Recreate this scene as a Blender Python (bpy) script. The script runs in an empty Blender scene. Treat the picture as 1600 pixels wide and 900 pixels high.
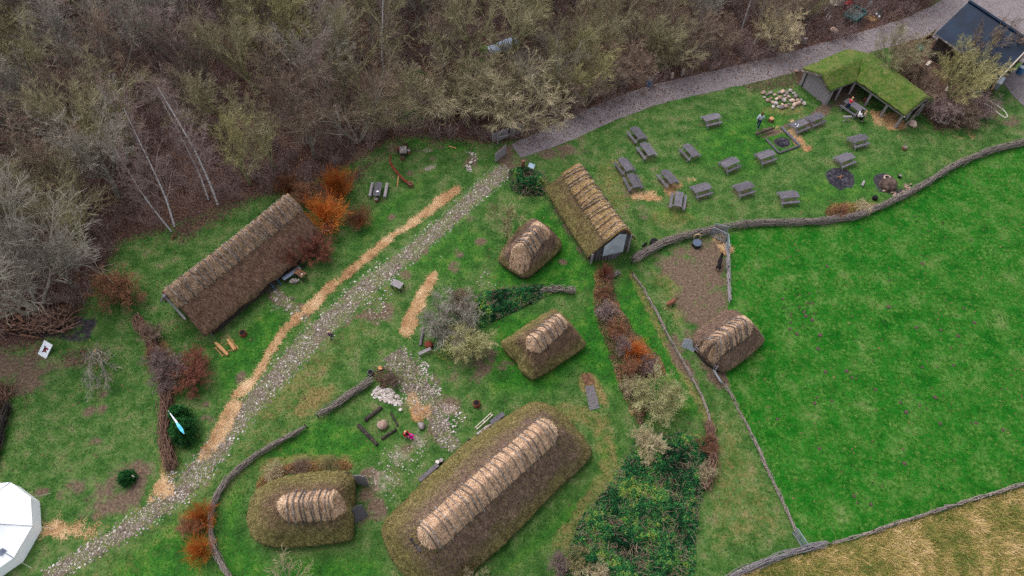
import bpy, math, random
import numpy as np
from mathutils import Vector, Matrix, noise as mnoise
R = math.radians
random.seed(7); NP = np.random.RandomState(11)
SC = bpy.context.scene
COL = SC.collection
# ---------------------------------------------------------------- camera geometry
F, H, A = 1067.0, 45.0, R(33); CA, SA = math.cos(A), math.sin(A)
def G(px, py, z=0.0):
    """a point of the place: where the sight line through photo pixel px, py meets height z"""
    x = (px - 800) / F; y = -(py - 450) / F
    d = (x, y * CA + SA, y * SA - CA); t = (z - H) / d[2]
    return Vector((d[0] * t, d[1] * t, z))
def GA(pts, z=0.0): return np.array([G(p[0], p[1], z)[:] for p in pts])
def pxdir(px, py, dx, dy):
    a = G(px - dx / 2, py - dy / 2); b = G(px + dx / 2, py + dy / 2)
    return math.atan2(b.y - a.y, b.x - a.x)
KX = 1.25
def lin(c):
    o = []
    for v in c:
        v = v / 255.0
        v = v / 12.92 if v <= .04045 else ((v + .055) / 1.055) ** 2.4
        o.append(min(.9, v / KX))
    return (*o, 1)
# ---------------------------------------------------------------- materials
MATS = {}
class NT:
    def __init__(s, name):
        s.m = bpy.data.materials.new(name); s.m.use_nodes = True; s.t = s.m.node_tree; s.n = s.t.nodes
        s.b = s.n['Principled BSDF']; s.b.inputs['Roughness'].default_value = .95
        s.b.inputs['Specular IOR Level'].default_value = .15
        MATS[name] = s.m
    def new(s, ty, **kw):
        n = s.n.new(ty)
        for k, v in kw.items():
            if k in n.inputs: n.inputs[k].default_value = v
            else: setattr(n, k, v)
        return n
    def l(s, a, b): s.t.links.new(a, b)
    def coord(s, kind='Object', scale=(1, 1, 1), rot=(0, 0, 0)):
        tc = s.new('ShaderNodeTexCoord'); mp = s.new('ShaderNodeMapping')
        mp.inputs['Scale'].default_value = scale; mp.inputs['Rotation'].default_value = rot
        s.l(tc.outputs[kind], mp.inputs[0]); return mp.outputs[0]
    def noise(s, vec, scale, detail=5, rough=.6, dist=0):
        n = s.new('ShaderNodeTexNoise'); n.inputs['Scale'].default_value = scale; n.inputs['Detail'].default_value = detail
        n.inputs['Roughness'].default_value = rough; n.inputs['Distortion'].default_value = dist
        s.l(vec, n.inputs['Vector']); return n.outputs['Fac']
    def ramp(s, fac, stops):
        r = s.new('ShaderNodeValToRGB'); e = r.color_ramp.elements
        while len(e) > len(stops): e.remove(e[-1])
        while len(e) < len(stops): e.new(.5)
        for k, (p, c) in enumerate(stops):
            e[k].position = p; e[k].color = c if len(c) == 4 else lin(c)
        s.l(fac, r.inputs[0]); return r.outputs[0]
    def val(s, fac, a, b):
        m = s.new('ShaderNodeMapRange'); m.interpolation_type = 'SMOOTHSTEP'
        m.inputs['From Min'].default_value = a; m.inputs['From Max'].default_value = b
        s.l(fac, m.inputs['Value']); return m.outputs[0]
    def math(s, op, a, b=None, clamp=False):
        m = s.new('ShaderNodeMath'); m.operation = op; m.use_clamp = clamp
        for k, v in enumerate((a, b)):
            if v is None: continue
            if isinstance(v, (int, float)): m.inputs[k].default_value = v
            else: s.l(v, m.inputs[k])
        return m.outputs[0]
    def mix(s, fac, a, b, mode='MIX'):
        m = s.new('ShaderNodeMix'); m.data_type = 'RGBA'; m.blend_type = mode
        if isinstance(fac, (int, float)): m.inputs[0].default_value = fac
        else: s.l(fac, m.inputs[0])
        for k, v in ((6, a), (7, b)):
            if isinstance(v, tuple): m.inputs[k].default_value = v
            else: s.l(v, m.inputs[k])
        return m.outputs[2]
    def bump(s, h, strength, dist):
        b = s.new('ShaderNodeBump'); b.inputs['Strength'].default_value = strength; b.inputs['Distance'].default_value = dist
        s.l(h, b.inputs['Height']); s.l(b.outputs[0], s.b.inputs['Normal'])
    def out(s, c): s.l(c, s.b.inputs['Base Color']); return s.m
def pmat(name, cols, scale=4, detail=6, rough=.92, bump=.4, bd=.02, stretch=(1, 1, 1), coord='Object', bscale=None, rnd=0, spec=.15, metal=0, lo=.32, hi=.68, speck=0):
    s = NT(name); v = s.coord(coord, stretch)
    if rnd:
        oi = s.new('ShaderNodeObjectInfo'); va = s.new('ShaderNodeVectorMath'); va.operation = 'ADD'
        sc = s.new('ShaderNodeVectorMath'); sc.operation = 'SCALE'; s.l(oi.outputs['Location'], sc.inputs[0]); sc.inputs['Scale'].default_value = 3.7
        s.l(v, va.inputs[0]); s.l(sc.outputs[0], va.inputs[1]); v = va.outputs[0]
    n = s.noise(v, scale, detail)
    k = len(cols)
    c = s.ramp(n, [(lo + (hi - lo) * i / max(1, k - 1), cols[i]) for i in range(k)])
    if speck:
        n3 = s.noise(v, scale * 9, 3); c = s.mix(s.math('MULTIPLY', s.val(n3, .35, .75), speck), c, (.01, .008, .006, 1))
    if rnd:
        hs = s.new('ShaderNodeHueSaturation'); mr = s.new('ShaderNodeMapRange'); s.l(oi.outputs['Random'], mr.inputs['Value'])
        mr.inputs['To Min'].default_value = 1 - rnd; mr.inputs['To Max'].default_value = 1 + rnd
        s.l(mr.outputs[0], hs.inputs['Value']); s.l(c, hs.inputs['Color']); c = hs.outputs[0]
    s.b.inputs['Roughness'].default_value = rough; s.b.inputs['Specular IOR Level'].default_value = spec; s.b.inputs['Metallic'].default_value = metal
    if bump: s.bump(s.noise(v, bscale or scale * 4, 4), bump, bd)
    return s.out(c)
# ---------------------------------------------------------------- object helpers
def tag(o, label=None, cat=None, group=None, kind=None):
    if label: o['label'] = label
    if cat: o['category'] = cat
    if group: o['group'] = group
    if kind: o['kind'] = kind
    return o
def thing(name, label, cat, loc=(0, 0, 0), rz=0, group=None):
    o = bpy.data.objects.new(name, None); COL.objects.link(o); o.location = loc; o.rotation_euler = (0, 0, rz); o.empty_display_size = .3
    return tag(o, label, cat, group)
def link(name, me, mat, parent=None, smooth=False):
    if mat and not me.materials: me.materials.append(MATS[mat] if isinstance(mat, str) else mat)
    if smooth: me.polygons.foreach_set('use_smooth', [True] * len(me.polygons))
    o = bpy.data.objects.new(name, me); COL.objects.link(o)
    if parent: o.parent = parent
    return o
def copy_tree(o, parent=None):
    c = o.copy(); COL.objects.link(c); c.parent = parent
    for ch in [x for x in o.children]: copy_tree(ch, c)
    return c
def np_mesh(name, V, Fc):
    me = bpy.data.meshes.new(name); V = np.asarray(V, np.float32).reshape(-1, 3); Fc = np.asarray(Fc, np.int32); n, k = Fc.shape
    me.vertices.add(len(V)); me.vertices.foreach_set('co', V.ravel())
    me.loops.add(n * k); me.loops.foreach_set('vertex_index', Fc.ravel())
    me.polygons.add(n); me.polygons.foreach_set('loop_start', np.arange(0, n * k, k, dtype=np.int32)); me.polygons.foreach_set('loop_total', np.full(n, k, np.int32))
    me.update(calc_edges=True); return me
def add_attr(me, name, arr):
    a = me.attributes.new(name, 'FLOAT', 'POINT'); a.data.foreach_set('value', np.asarray(arr, np.float32))
def segs_mesh(name, S, sides=3):
    """S: rows of p0(3) p1(3) r0 r1 -> one mesh of tapered prisms"""
    S = np.asarray(S, float); n = len(S); p0, p1, r0, r1 = S[:, :3], S[:, 3:6], S[:, 6], S[:, 7]
    d = p1 - p0; d /= (np.linalg.norm(d, axis=1)[:, None] + 1e-9)
    up = np.where(np.abs(d[:, 2:3]) > .9, np.array([[1., 0, 0]]), np.array([[0, 0, 1.]]))
    a = np.cross(d, up); a /= (np.linalg.norm(a, axis=1)[:, None] + 1e-9); b = np.cross(d, a)
    V = np.zeros((n, 2 * sides, 3))
    for k in range(sides):
        t = 2 * math.pi * k / sides; o = a * math.cos(t) + b * math.sin(t)
        V[:, k] = p0 + o * r0[:, None]; V[:, sides + k] = p1 + o * r1[:, None]
    base = (np.arange(n) * 2 * sides)[:, None]; Fs = []
    for k in range(sides):
        j = (k + 1) % sides; Fs.append(base + np.array([[k, j, sides + j, sides + k]]))
    return np_mesh(name, V.reshape(-1, 3), np.concatenate(Fs))
class MB:
    def __init__(s): s.v = []; s.f = []; s.c = []
    def add(s, vs, fs, c=None):
        b = len(s.v); s.v += [tuple(v) for v in vs]; s.f += [tuple(b + i for i in f) for f in fs]; s.c += [c if c is not None else 0.5] * len(vs); return s
    def box(s, c, size, rz=0, M=None, bev=0, c_=None):
        x, y, z = size[0] / 2, size[1] / 2, size[2] / 2
        if M is None: M = Matrix.Rotation(rz, 3, 'Z')
        vs = [Vector(c) + M @ Vector(p) for p in ((-x, -y, -z), (x, -y, -z), (x, y, -z), (-x, y, -z), (-x, -y, z), (x, -y, z), (x, y, z), (-x, y, z))]
        return s.add(vs, [(0, 3, 2, 1), (4, 5, 6, 7), (0, 1, 5, 4), (1, 2, 6, 5), (2, 3, 7, 6), (3, 0, 4, 7)], c_)
    def beam(s, a, b, w, h, c_=None, side=None):
        a, b = Vector(a), Vector(b); d = (b - a); L = d.length; d.normalize()
        up = Vector((0, 0, 1)) if abs(d.z) < .95 else Vector((1, 0, 0)); y = up.cross(d).normalized() if side is None else (side - d * side.dot(d)).normalized(); z = d.cross(y)
        M = Matrix((d, y, z)).transposed(); return s.box((a + b) / 2, (L, w, h), M=M, c_=c_)
    def tube(s, pts, r, sides=7, c_=None):
        pts = [Vector(p) for p in pts]; n = len(pts); rs = r if isinstance(r, (list, tuple)) else [r] * n; vs = []
        for i, p in enumerate(pts):
            d = (pts[min(i + 1, n - 1)] - pts[max(i - 1, 0)]).normalized(); up = Vector((0, 0, 1)) if abs(d.z) < .9 else Vector((1, 0, 0))
            a = d.cross(up).normalized(); b = d.cross(a)
            for k in range(sides):
                t = 2 * math.pi * k / sides; vs.append(p + (a * math.cos(t) + b * math.sin(t)) * rs[i])
        fs = [(i * sides + k, i * sides + (k + 1) % sides, (i + 1) * sides + (k + 1) % sides, (i + 1) * sides + k) for i in range(n - 1) for k in range(sides)]
        fs += [tuple(range(sides))[::-1], tuple((n - 1) * sides + k for k in range(sides))]
        return s.add(vs, fs, c_)
    def lathe(s, c, prof, sides=16, c_=None, wob=0):
        vs = []
        for (r, z) in prof:
            for k in range(sides):
                t = 2 * math.pi * k / sides; q = r * (1 + wob * mnoise.noise(Vector((math.cos(t) * 2 + c[0], math.sin(t) * 2 + c[1], z))))
                vs.append((c[0] + q * math.cos(t), c[1] + q * math.sin(t), c[2] + z))
        m = len(prof); fs = [(i * sides + k, i * sides + (k + 1) % sides, (i + 1) * sides + (k + 1) % sides, (i + 1) * sides + k) for i in range(m - 1) for k in range(sides)]
        fs += [tuple(range(sides))[::-1], tuple((m - 1) * sides + k for k in range(sides))]
        return s.add(vs, fs, c_)
    def ball(s, c, r, n=7, m=5, wob=.2, c_=None, seed=0):
        vs = []; c = Vector(c); rx, ry, rz = r if isinstance(r, (tuple, list)) else (r, r, r)
        for i in range(m + 1):
            ph = math.pi * i / m
            for k in range(n):
                t = 2 * math.pi * k / n; d = Vector((math.sin(ph) * math.cos(t), math.sin(ph) * math.sin(t), math.cos(ph)))
                q = 1 + wob * mnoise.noise(d * 1.3 + c * 3 + Vector((seed, 0, 0))) * 1.6
                vs.append(c + Vector((d.x * rx, d.y * ry, d.z * rz)) * q)
                if i in (0, m): break
        fs = []; idx = lambda i, k: 0 if i == 0 else (1 + (m - 1) * n if i == m else 1 + (i - 1) * n + k % n)
        for i in range(m):
            for k in range(n):
                q = []
                for z in (idx(i, k), idx(i + 1, k), idx(i + 1, k + 1), idx(i, k + 1)):
                    if z not in q: q.append(z)
                fs.append(tuple(q))
        return s.add(vs, fs, c_)
    def prism(s, poly, z0, z1):
        n = len(poly); vs = [(p[0], p[1], z0) for p in poly] + [(p[0], p[1], z1) for p in poly]
        return s.add(vs, [tuple(range(n))[::-1], tuple(range(n, 2 * n))] + [(k, (k + 1) % n, n + (k + 1) % n, n + k) for k in range(n)])
    def obj(s, name, mat, parent=None, smooth=False, loc=None):
        me = bpy.data.meshes.new(name); me.from_pydata(s.v, [], s.f); me.update(); add_attr(me, 'cv', s.c)
        o = link(name, me, mat, parent, smooth)
        if loc is not None: o.location = loc
        return o
def seg_dist(P, poly, closed=False):
    P = np.asarray(P)[:, :2]; Q = np.asarray(poly)[:, :2]; best = np.full(len(P), 1e9); n = len(Q)
    for i in range(n if closed else n - 1):
        a, b = Q[i], Q[(i + 1) % n]; ab = b - a; t = np.clip(((P - a) @ ab) / (ab @ ab + 1e-9), 0, 1)
        best = np.minimum(best, np.linalg.norm(P - (a + t[:, None] * ab), axis=1))
    return best
def inside(P, poly):
    P = np.asarray(P); Q = np.asarray(poly); r = np.zeros(len(P), bool); n = len(Q)
    for i in range(n):
        x1, y1 = Q[i][:2]; x2, y2 = Q[(i + 1) % n][:2]
        c = ((y1 > P[:, 1]) != (y2 > P[:, 1])) & (P[:, 0] < (x2 - x1) * (P[:, 1] - y1) / (y2 - y1 + 1e-12) + x1); r ^= c
    return r
def sdist(P, poly): d = seg_dist(P, poly, True); return np.where(inside(P, poly), d, -d)
def sstep(x, a, b): t = np.clip((x - a) / (b - a), 0, 1); return t * t * (3 - 2 * t)
def chaikin(P, n=2):
    P = np.asarray(P, float)
    for _ in range(n):
        Q = np.roll(P, -1, 0); P = np.stack([P * .75 + Q * .25, P * .25 + Q * .75], 1).reshape(-1, P.shape[1])
    return P
def resample(P, n, closed=True):
    P = np.asarray(P, float)
    if closed: P = np.vstack([P, P[:1]])
    L = np.r_[0, np.cumsum(np.linalg.norm(np.diff(P, axis=0), axis=1))]; t = np.linspace(0, L[-1], n + (1 if closed else 0)); t = t[:-1] if closed else t
    return np.stack([np.interp(t, L, P[:, k]) for k in range(P.shape[1])], 1), t
def spts(pts, n, z=0):
    """smooth open world path through pixel points"""
    P = GA(pts, z)
    for _ in range(2):
        q = [P[0]]
        for i in range(len(P) - 1): q += [P[i] * .75 + P[i + 1] * .25, P[i] * .25 + P[i + 1] * .75]
        q.append(P[-1]); P = np.array(q)
    return resample(P, n, False)[0]
def n3(x, y, z=0): return mnoise.noise(Vector((x, y, z)))
ORD = 'first second third fourth fifth sixth seventh eighth ninth tenth eleventh twelfth thirteenth fourteenth fifteenth sixteenth seventeenth eighteenth nineteenth twentieth'.split() + ['twenty-' + w for w in 'first second third fourth fifth sixth seventh eighth ninth'.split()]
# ---------------------------------------------------------------- material library
pmat('old_wood', [(70, 64, 66), (112, 106, 110), (140, 132, 134)], 3, stretch=(1, 9, 9), rnd=.15, bump=.5)
pmat('table_wood', [(70, 66, 72), (98, 94, 101), (130, 125, 131)], 3, stretch=(1, 12, 12), rnd=.28, bump=.5)
pmat('grey_wood', [(96, 90, 92), (150, 143, 146), (178, 170, 172)], 4, stretch=(1, 8, 8), rnd=.12)
pmat('brown_wood', [(78, 52, 42), (120, 86, 66), (150, 112, 86)], 5, rnd=.12)
pmat('dark_wood', [(38, 32, 32), (62, 54, 52), (84, 74, 70)], 5, rnd=.1)
pmat('fresh_wood', [(176, 128, 84), (206, 160, 112)], 5, rnd=.1)
pmat('pale_wood', [(180, 165, 150), (222, 210, 196)], 6)
pmat('brush', [(104, 92, 86), (150, 137, 130), (192, 178, 170)], 6, stretch=(2, 2, 2), speck=.3)
pmat('brush_brown', [(84, 60, 52), (126, 96, 82), (160, 128, 110)], 6, speck=.35)
pmat('pole', [(76, 68, 66), (116, 106, 102), (176, 166, 160)], 3, rnd=.3)
pmat('char_dark', [(22, 22, 28), (48, 46, 54), (84, 78, 86)], 3, detail=8)
pmat('stone', [(106, 98, 96), (146, 136, 132), (184, 172, 166)], 2.5, rnd=.25)
pmat('pale_stone', [(190, 180, 172), (226, 216, 206)], 3)
pmat('pink_stone', [(136, 110, 98), (178, 150, 136), (206, 182, 168)], 3, rnd=.25)
pmat('white_canvas', [(.80, .81, .83, 1), (.88, .88, .89, 1)], .8, bump=.15, bd=.05, bscale=1.5, rough=.8)
pmat('patch_cloth', [(110, 120, 140), (140, 148, 166)], 4)
pmat('black_rubber', [(16, 16, 18), (34, 33, 36)], 6, rough=.7)
pmat('black_plastic', [(14, 16, 22), (30, 34, 42)], 5, rough=.4, spec=.5)
pmat('water_dark', [(60, 74, 96), (84, 98, 120)], 2, rough=.08, spec=.5, bump=0)
pmat('metal_grey', [(116, 122, 130), (160, 168, 176)], 4, rough=.5, spec=.5)
pmat('blue_plastic', [(40, 84, 130), (70, 120, 165)], 4, rough=.5, spec=.4)
pmat('teal_plastic', [(20, 96, 92), (38, 130, 120)], 4, rough=.5, spec=.4)
pmat('green_paint', [(40, 78, 76), (84, 116, 116)], 5, rough=.6)
pmat('blue_tarp', [(120, 146, 186), (160, 182, 214), (190, 206, 230)], 3, rough=.5, spec=.4, bump=.6, bd=.05, bscale=5)
pmat('red_cloth', [(170, 40, 46), (205, 66, 70)], 6)
pmat('rope_white', [(196, 190, 176), (224, 220, 208)], 6)
pmat('rope_tan', [(186, 164, 120), (214, 196, 150)], 6)
pmat('rust', [(92, 44, 34), (140, 74, 56)], 5)
pmat('dark_hole', [(22, 20, 22), (40, 36, 38)], 4)
pmat('moss', [(46, 72, 24), (74, 104, 34), (100, 130, 40)], 5, bump=.8, bd=.05)
pmat('flag_cloth', [(70, 170, 205), (120, 200, 226)], 2, stretch=(1, 1, .6))
pmat('flag_white', [(220, 228, 236), (236, 240, 246)], 3)
pmat('board_white', [(222, 228, 236), (240, 244, 250)], 2)
pmat('ink_red', [(130, 30, 50), (160, 50, 70)], 5); pmat('ink_dark', [(44, 34, 48), (70, 56, 70)], 5); pmat('ink_green', [(60, 100, 70), (90, 130, 90)], 5)
pmat('skin', [(205, 160, 138), (222, 180, 158)], 8, bump=.1); pmat('hair_dark', [(24, 18, 16), (44, 34, 30)], 20); pmat('hair_blond', [(190, 150, 110), (222, 186, 146)], 20); pmat('hair_brown', [(88, 60, 44), (112, 80, 60)], 20)
for nm, c in (('cloth_navy', (26, 40, 84)), ('cloth_red', (214, 70, 78)), ('cloth_crimson', (214, 22, 66)), ('cloth_magenta', (246, 20, 170)), ('cloth_purple', (96, 52, 92)), ('cloth_black', (24, 22, 28)), ('cloth_light', (196, 204, 222)), ('cloth_white', (232, 230, 234)), ('cloth_beige', (206, 178, 158)), ('cloth_blue', (46, 66, 110))):
    pmat(nm, [tuple(int(v * .85) for v in c), c], 14, bump=.3, bd=.01)
pmat('wool_brown', [(110, 66, 52), (160, 106, 86)], 9, bump=1, bd=.05, bscale=20); pmat('wool_black', [(16, 14, 18), (40, 34, 40)], 9, bump=1, bd=.05, bscale=20)
def cv_mat(name, cols, scale=8, bump=.3):
    s = NT(name); a = s.new('ShaderNodeAttribute'); a.attribute_name = 'cv'; v = s.coord()
    n = s.noise(v, scale, 4); f = s.math('ADD', a.outputs['Fac'], s.math('MULTIPLY', s.math('SUBTRACT', n, .5), .5), True)
    k = len(cols); c = s.ramp(f, [(i / max(1, k - 1), cols[i]) for i in range(k)])
    if bump: s.bump(s.noise(v, scale * 3, 3), bump, .02)
    return s.out(c)
pmat('molesoil', [(76, 54, 54), (108, 82, 82)], 6)
pmat('patch_pale', [(160, 168, 182), (196, 202, 212)], 1.5, bump=.3, bd=.05)
pmat('patch_pale2', [(140, 158, 178), (170, 188, 204)], 3)
cv_mat('cobbles', [(96, 86, 84), (140, 126, 122), (164, 150, 143), (190, 178, 172), (214, 206, 201)])
cv_mat('boulders', [(120, 100, 94), (160, 142, 134), (196, 180, 170), (150, 146, 150), (214, 202, 190)])
cv_mat('straw_bits', [(150, 108, 74), (188, 146, 104), (212, 174, 130), (232, 200, 160)], bump=0)
cv_mat('reed_brown', [(74, 56, 48), (112, 88, 74), (146, 118, 98), (172, 142, 118)], bump=0)
cv_mat('reed_moss', [(84, 76, 42), (112, 102, 60), (140, 126, 80), (160, 142, 104)], bump=0)
cv_mat('reed_old', [(96, 76, 64), (150, 124, 104), (188, 162, 140), (210, 186, 166)], bump=0)
cv_mat('reed_straw', [(128, 96, 76), (186, 150, 120), (218, 184, 152), (240, 214, 188)], bump=0)
pmat('kiln_clay', [(44, 38, 38), (92, 76, 68), (128, 106, 92)], 1.8)
cv_mat('litter_bits', [(66, 46, 42), (96, 68, 58), (122, 90, 74), (150, 112, 84)], bump=0)
cv_mat('meadow_blades', [(86, 108, 44), (130, 126, 64), (172, 150, 90), (204, 172, 116), (226, 194, 150)], bump=0)
cv_mat('bramble_leaf', [(14, 44, 26), (24, 76, 40), (38, 102, 54), (70, 126, 58), (136, 152, 66)], bump=0, scale=1.2)
cv_mat('yew_leaf', [(12, 50, 22), (28, 82, 34), (56, 112, 50)], bump=0, scale=1.5)
cv_mat('dead_leaf', [(88, 60, 44), (128, 92, 62), (160, 122, 78), (120, 120, 60)], bump=0, scale=1.2)
cv_mat('rust_leaf', [(80, 56, 50), (116, 84, 72), (144, 108, 92), (162, 124, 104), (172, 112, 66)], bump=0, scale=1.2)
cv_mat('sod_blades', [(46, 76, 26), (74, 100, 40), (104, 114, 56), (140, 128, 82)], bump=0, scale=1.2)
# ================================================================ GROUND
def grid_sheet(name, x0, x1, y0, y1, st, z=0):
    nx, ny = int((x1 - x0) / st) + 1, int((y1 - y0) / st) + 1
    X, Y = np.meshgrid(np.linspace(x0, x1, nx), np.linspace(y0, y1, ny)); V = np.stack([X.ravel(), Y.ravel(), np.full(X.size, z)], 1)
    i = (np.arange(ny - 1)[:, None] * nx + np.arange(nx - 1)[None, :]).ravel()
    return V, np.stack([i, i + 1, i + nx + 1, i + nx], 1)
FOREST_PX = [(-900, 640), (-60, 545), (50, 530), (110, 492), (140, 440), (180, 372), (250, 352), (340, 322), (400, 300), (470, 285), (540, 252), (600, 216), (650, 206), (760, 216), (815, 212), (860, 196), (920, 174), (1000, 142), (1100, 112), (1200, 94), (1300, 66), (1370, 44), (1440, 14), (1480, -30), (1500, -500), (-2500, -500)]
FOREST = GA(FOREST_PX)
FEDGE = FOREST.copy(); FEDGE[-2:, 1] = 400
V, Fc = grid_sheet('ground', -78, 78, -4, 100, .24)
P2 = V[:, :2]
def blob(px, py, rx, ry=None, ang=0, soft=.55):
    """soft patch on the ground round a photo point, radii in metres"""
    ry = ry or rx; c = G(px, py); a = R(ang); d = P2 - np.array([c.x, c.y]); u = d[:, 0] * math.cos(a) + d[:, 1] * math.sin(a); v = -d[:, 0] * math.sin(a) + d[:, 1] * math.cos(a)
    q = np.sqrt((u / rx) ** 2 + (v / ry) ** 2); return 1 - sstep(q, 1 - soft, 1 + soft)
def strip(pts, w, soft=.35):
    ws = np.array(w if isinstance(w, (list, tuple)) else [w] * len(pts), float); Q = GA(pts); best = np.zeros(len(P2))
    for i in range(len(Q) - 1):
        a, b = Q[i][:2], Q[i + 1][:2]; ab = b - a; t = np.clip(((P2 - a) @ ab) / (ab @ ab), 0, 1)
        d = np.linalg.norm(P2 - (a + t[:, None] * ab), axis=1) / (ws[i] * (1 - t) + ws[i + 1] * t)
        best = np.maximum(best, 1 - sstep(d, 1 - soft, 1 + soft))
    return best
def area(px, soft=1.0): return sstep(sdist(P2, GA(px)), -soft, soft)
mx = lambda *a: np.clip(np.maximum.reduce(a), 0, 1)
fd = sdist(P2, FEDGE)
def rough(a, amp, f):
    a = a.copy(); idx = np.nonzero(a > .02)[0]
    for i in idx: x, y = P2[i]; a[i] -= amp * max(-.15, n3(x * f, y * f, 4) + .5 * n3(x * f * 3.3, y * f * 3.3, 7) + .12)
    return np.clip(a, 0, 1.2)
leaf = sstep(fd, -2.6, 1.2) * (1 - sstep(P2[:, 1], 76, 84))
leaf = mx(leaf, .9 * area([(1385, 60), (1450, 50), (1475, 62), (1560, 130), (1545, 165), (1520, 200), (1460, 205), (1420, 150)], 1.2), .75 * area([(250, 352), (400, 296), (540, 268), (600, 235), (640, 215), (600, 245), (520, 330), (440, 290), (340, 350), (280, 385)], 1.6), .55 * strip([(1250, 120), (1180, 130)], 1.5), .75 * blob(1262, 120, 1.6, 2.2), .5 * strip([(820, 225), (960, 175), (1100, 128), (1250, 90)], 1.0), .6 * blob(130, 560, 2, 1))
mud = mx(.85 * area([(-100, 550), (60, 540), (90, 575), (70, 610), (-100, 640)], 1.2), .85 * area([(120, 800), (170, 745), (215, 715), (250, 720), (240, 750), (225, 790), (170, 805), (120, 820)], 1.0), .6 * blob(115, 760, .9), .6 * blob(85, 790, 1.3, .6, 60),
  1.15 * area([(1030, 400), (1100, 376), (1138, 366), (1142, 480), (1085, 530), (1062, 480)], 2.2), .85 * strip([(1050, 530), (1062, 560), (1090, 600)], [.5, .6, .3]), .8 * strip([(1075, 540), (1125, 600), (1135, 585)], .6),
  .9 * area([(1290, 140), (1340, 128), (1345, 160), (1320, 175), (1285, 172)], .8), .7 * strip([(1190, 208), (1260, 196), (1300, 160)], .6), .55 * area([(1490, 190), (1560, 150), (1600, 180), (1600, 200), (1520, 210)], 1.0),
  .7 * strip([(800, 245), (830, 228)], 1.6), .65 * blob(870, 232, 3.5, 1.4, 15), .5 * strip([(985, 305), (1010, 330)], 1.2), .55 * area([(680, 620), (720, 620), (720, 660), (700, 700), (650, 720), (600, 770), (580, 740), (620, 700)], 1.0), .7 * blob(695, 635, 1.1),
  .7 * strip([(575, 745), (590, 800)], .7), .8 * blob(575, 788, .9, 1.4), .7 * strip([(515, 530), (506, 548)], .25), .5 * strip([(540, 507), (556, 496)], .3), .8 * blob(792, 572, .8, .5), .55 * strip([(700, 560), (760, 560)], [.7, .9]), .7 * blob(690, 585, 1.3, .8), .6 * strip([(770, 555), (740, 600)], .5),
  .8 * strip([(420, 458), (440, 470), (480, 490)], [.6, .5, .6]), .7 * blob(590, 485, 1.5, 1.2), .6 * blob(735, 250, .8, 1.4), .5 * strip([(560, 245), (600, 235), (690, 225)], .8), .7 * blob(912, 345, .5), .6 * strip([(860, 310), (915, 405)], .35),
  *[.75 * blob(x, y, r) for x, y, r in ((667, 248, .8), (640, 273, .5), (735, 342, .5), (710, 388, .5), (660, 390, .6), (648, 405, .5), (717, 398, .35), (752, 378, .5), (712, 417, .6), (634, 430, .5), (612, 340, .4), (320, 630, .35), (318, 655, .4), (327, 657, .45), (317, 618, .3), (137, 645, .5), (160, 640, .4), (162, 615, .4), (150, 690, .5), (110, 565, .5), (65, 770, .5), (375, 590, .5), (1115, 610, .2), (1030, 280, .5), (880, 410, .4))])
straw = mx(strip([(712, 298), (690, 312), (650, 345), (620, 365), (590, 388), (555, 418), (520, 445), (478, 485)], [.32, .48, .36, .26, .36, .28, .34, .5]), strip([(462, 497), (440, 520), (420, 550), (398, 590), (370, 620), (355, 650), (335, 690), (316, 716)], [.4, .26, .26, .26, .4, .55, .45, .35]),
  strip([(675, 432), (660, 460), (650, 480), (632, 520)], [.3, .45, .45, .5]), .95 * area([(225, 770), (250, 745), (275, 775), (240, 795)], .5), .56 * area([(62, 805), (120, 795), (172, 810), (140, 845), (110, 850), (60, 845)], .9), strip([(640, 625), (655, 650), (662, 645)], [.35, .6, .4]),
  .85 * area([(1375, 168), (1405, 185), (1415, 200), (1400, 215), (1370, 195), (1355, 175)], .8), .75 * strip([(1235, 205), (1250, 228), (1258, 232)], .45), .6 * strip([(990, 308), (1030, 305), (1060, 290), (1080, 283)], [.4, .8, .4, .3]), .7 * blob(1045, 305, .9, .5), .85 * strip([(1122, 372), (1133, 390)], .55), .8 * blob(1355, 28, 1.0, .6), .5 * blob(1490, 215, 1.5, .4), .5 * blob(1520, 212, .6), .5 * strip([(1240, 195), (1215, 200)], .5))
dry = mx(.8 * area([(450, 650), (480, 600), (530, 600), (520, 625), (470, 660)], .9), .6 * area([(1290, 330), (1300, 315), (1370, 310), (1385, 325), (1340, 345), (1290, 345)], .7), .7 * strip([(250, 540), (262, 600), (262, 740)], .6), .6 * strip([(420, 730), (470, 722), (540, 725)], .7), .35 * strip([(590, 470), (480, 560), (420, 660), (350, 740), (150, 880)], 2.6),
  .5 * area([(1010, 420), (1080, 400), (1080, 500), (1050, 520)], 1), .9 * blob(915, 600, .5, .9, 10), .85 * blob(935, 610, .4, 1.5, 20), .45 * area([(1110, 620), (1150, 640), (1250, 840), (1110, 890), (1090, 750)], 1.5), .6 * strip([(985, 425), (1050, 555), (1110, 660), (1120, 720)], .35), .5 * blob(1050, 340, 2.5, 1.2), .5 * blob(960, 290, 2, 4), .5 * area([(600, 730), (650, 690), (640, 720), (620, 780)], 1), .55 * blob(1225, 172, 2.6, .8), .55 * strip([(880, 640), (940, 660), (955, 740), (880, 850)], .8), .5 * strip([(500, 570), (420, 640)], 1.0))
pale = mx(.95 * area([(640, 690), (650, 670), (668, 690), (655, 702)], .5), .6 * blob(600, 752, 1.0), .55 * blob(625, 715, .9), .8 * blob(668, 235, .5, .3), .8 * blob(672, 262, .7, .4, 20), .7 * blob(700, 640, .8, .5), .55 * blob(430, 480, .5), .6 * blob(1110, 95, .1))
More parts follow.
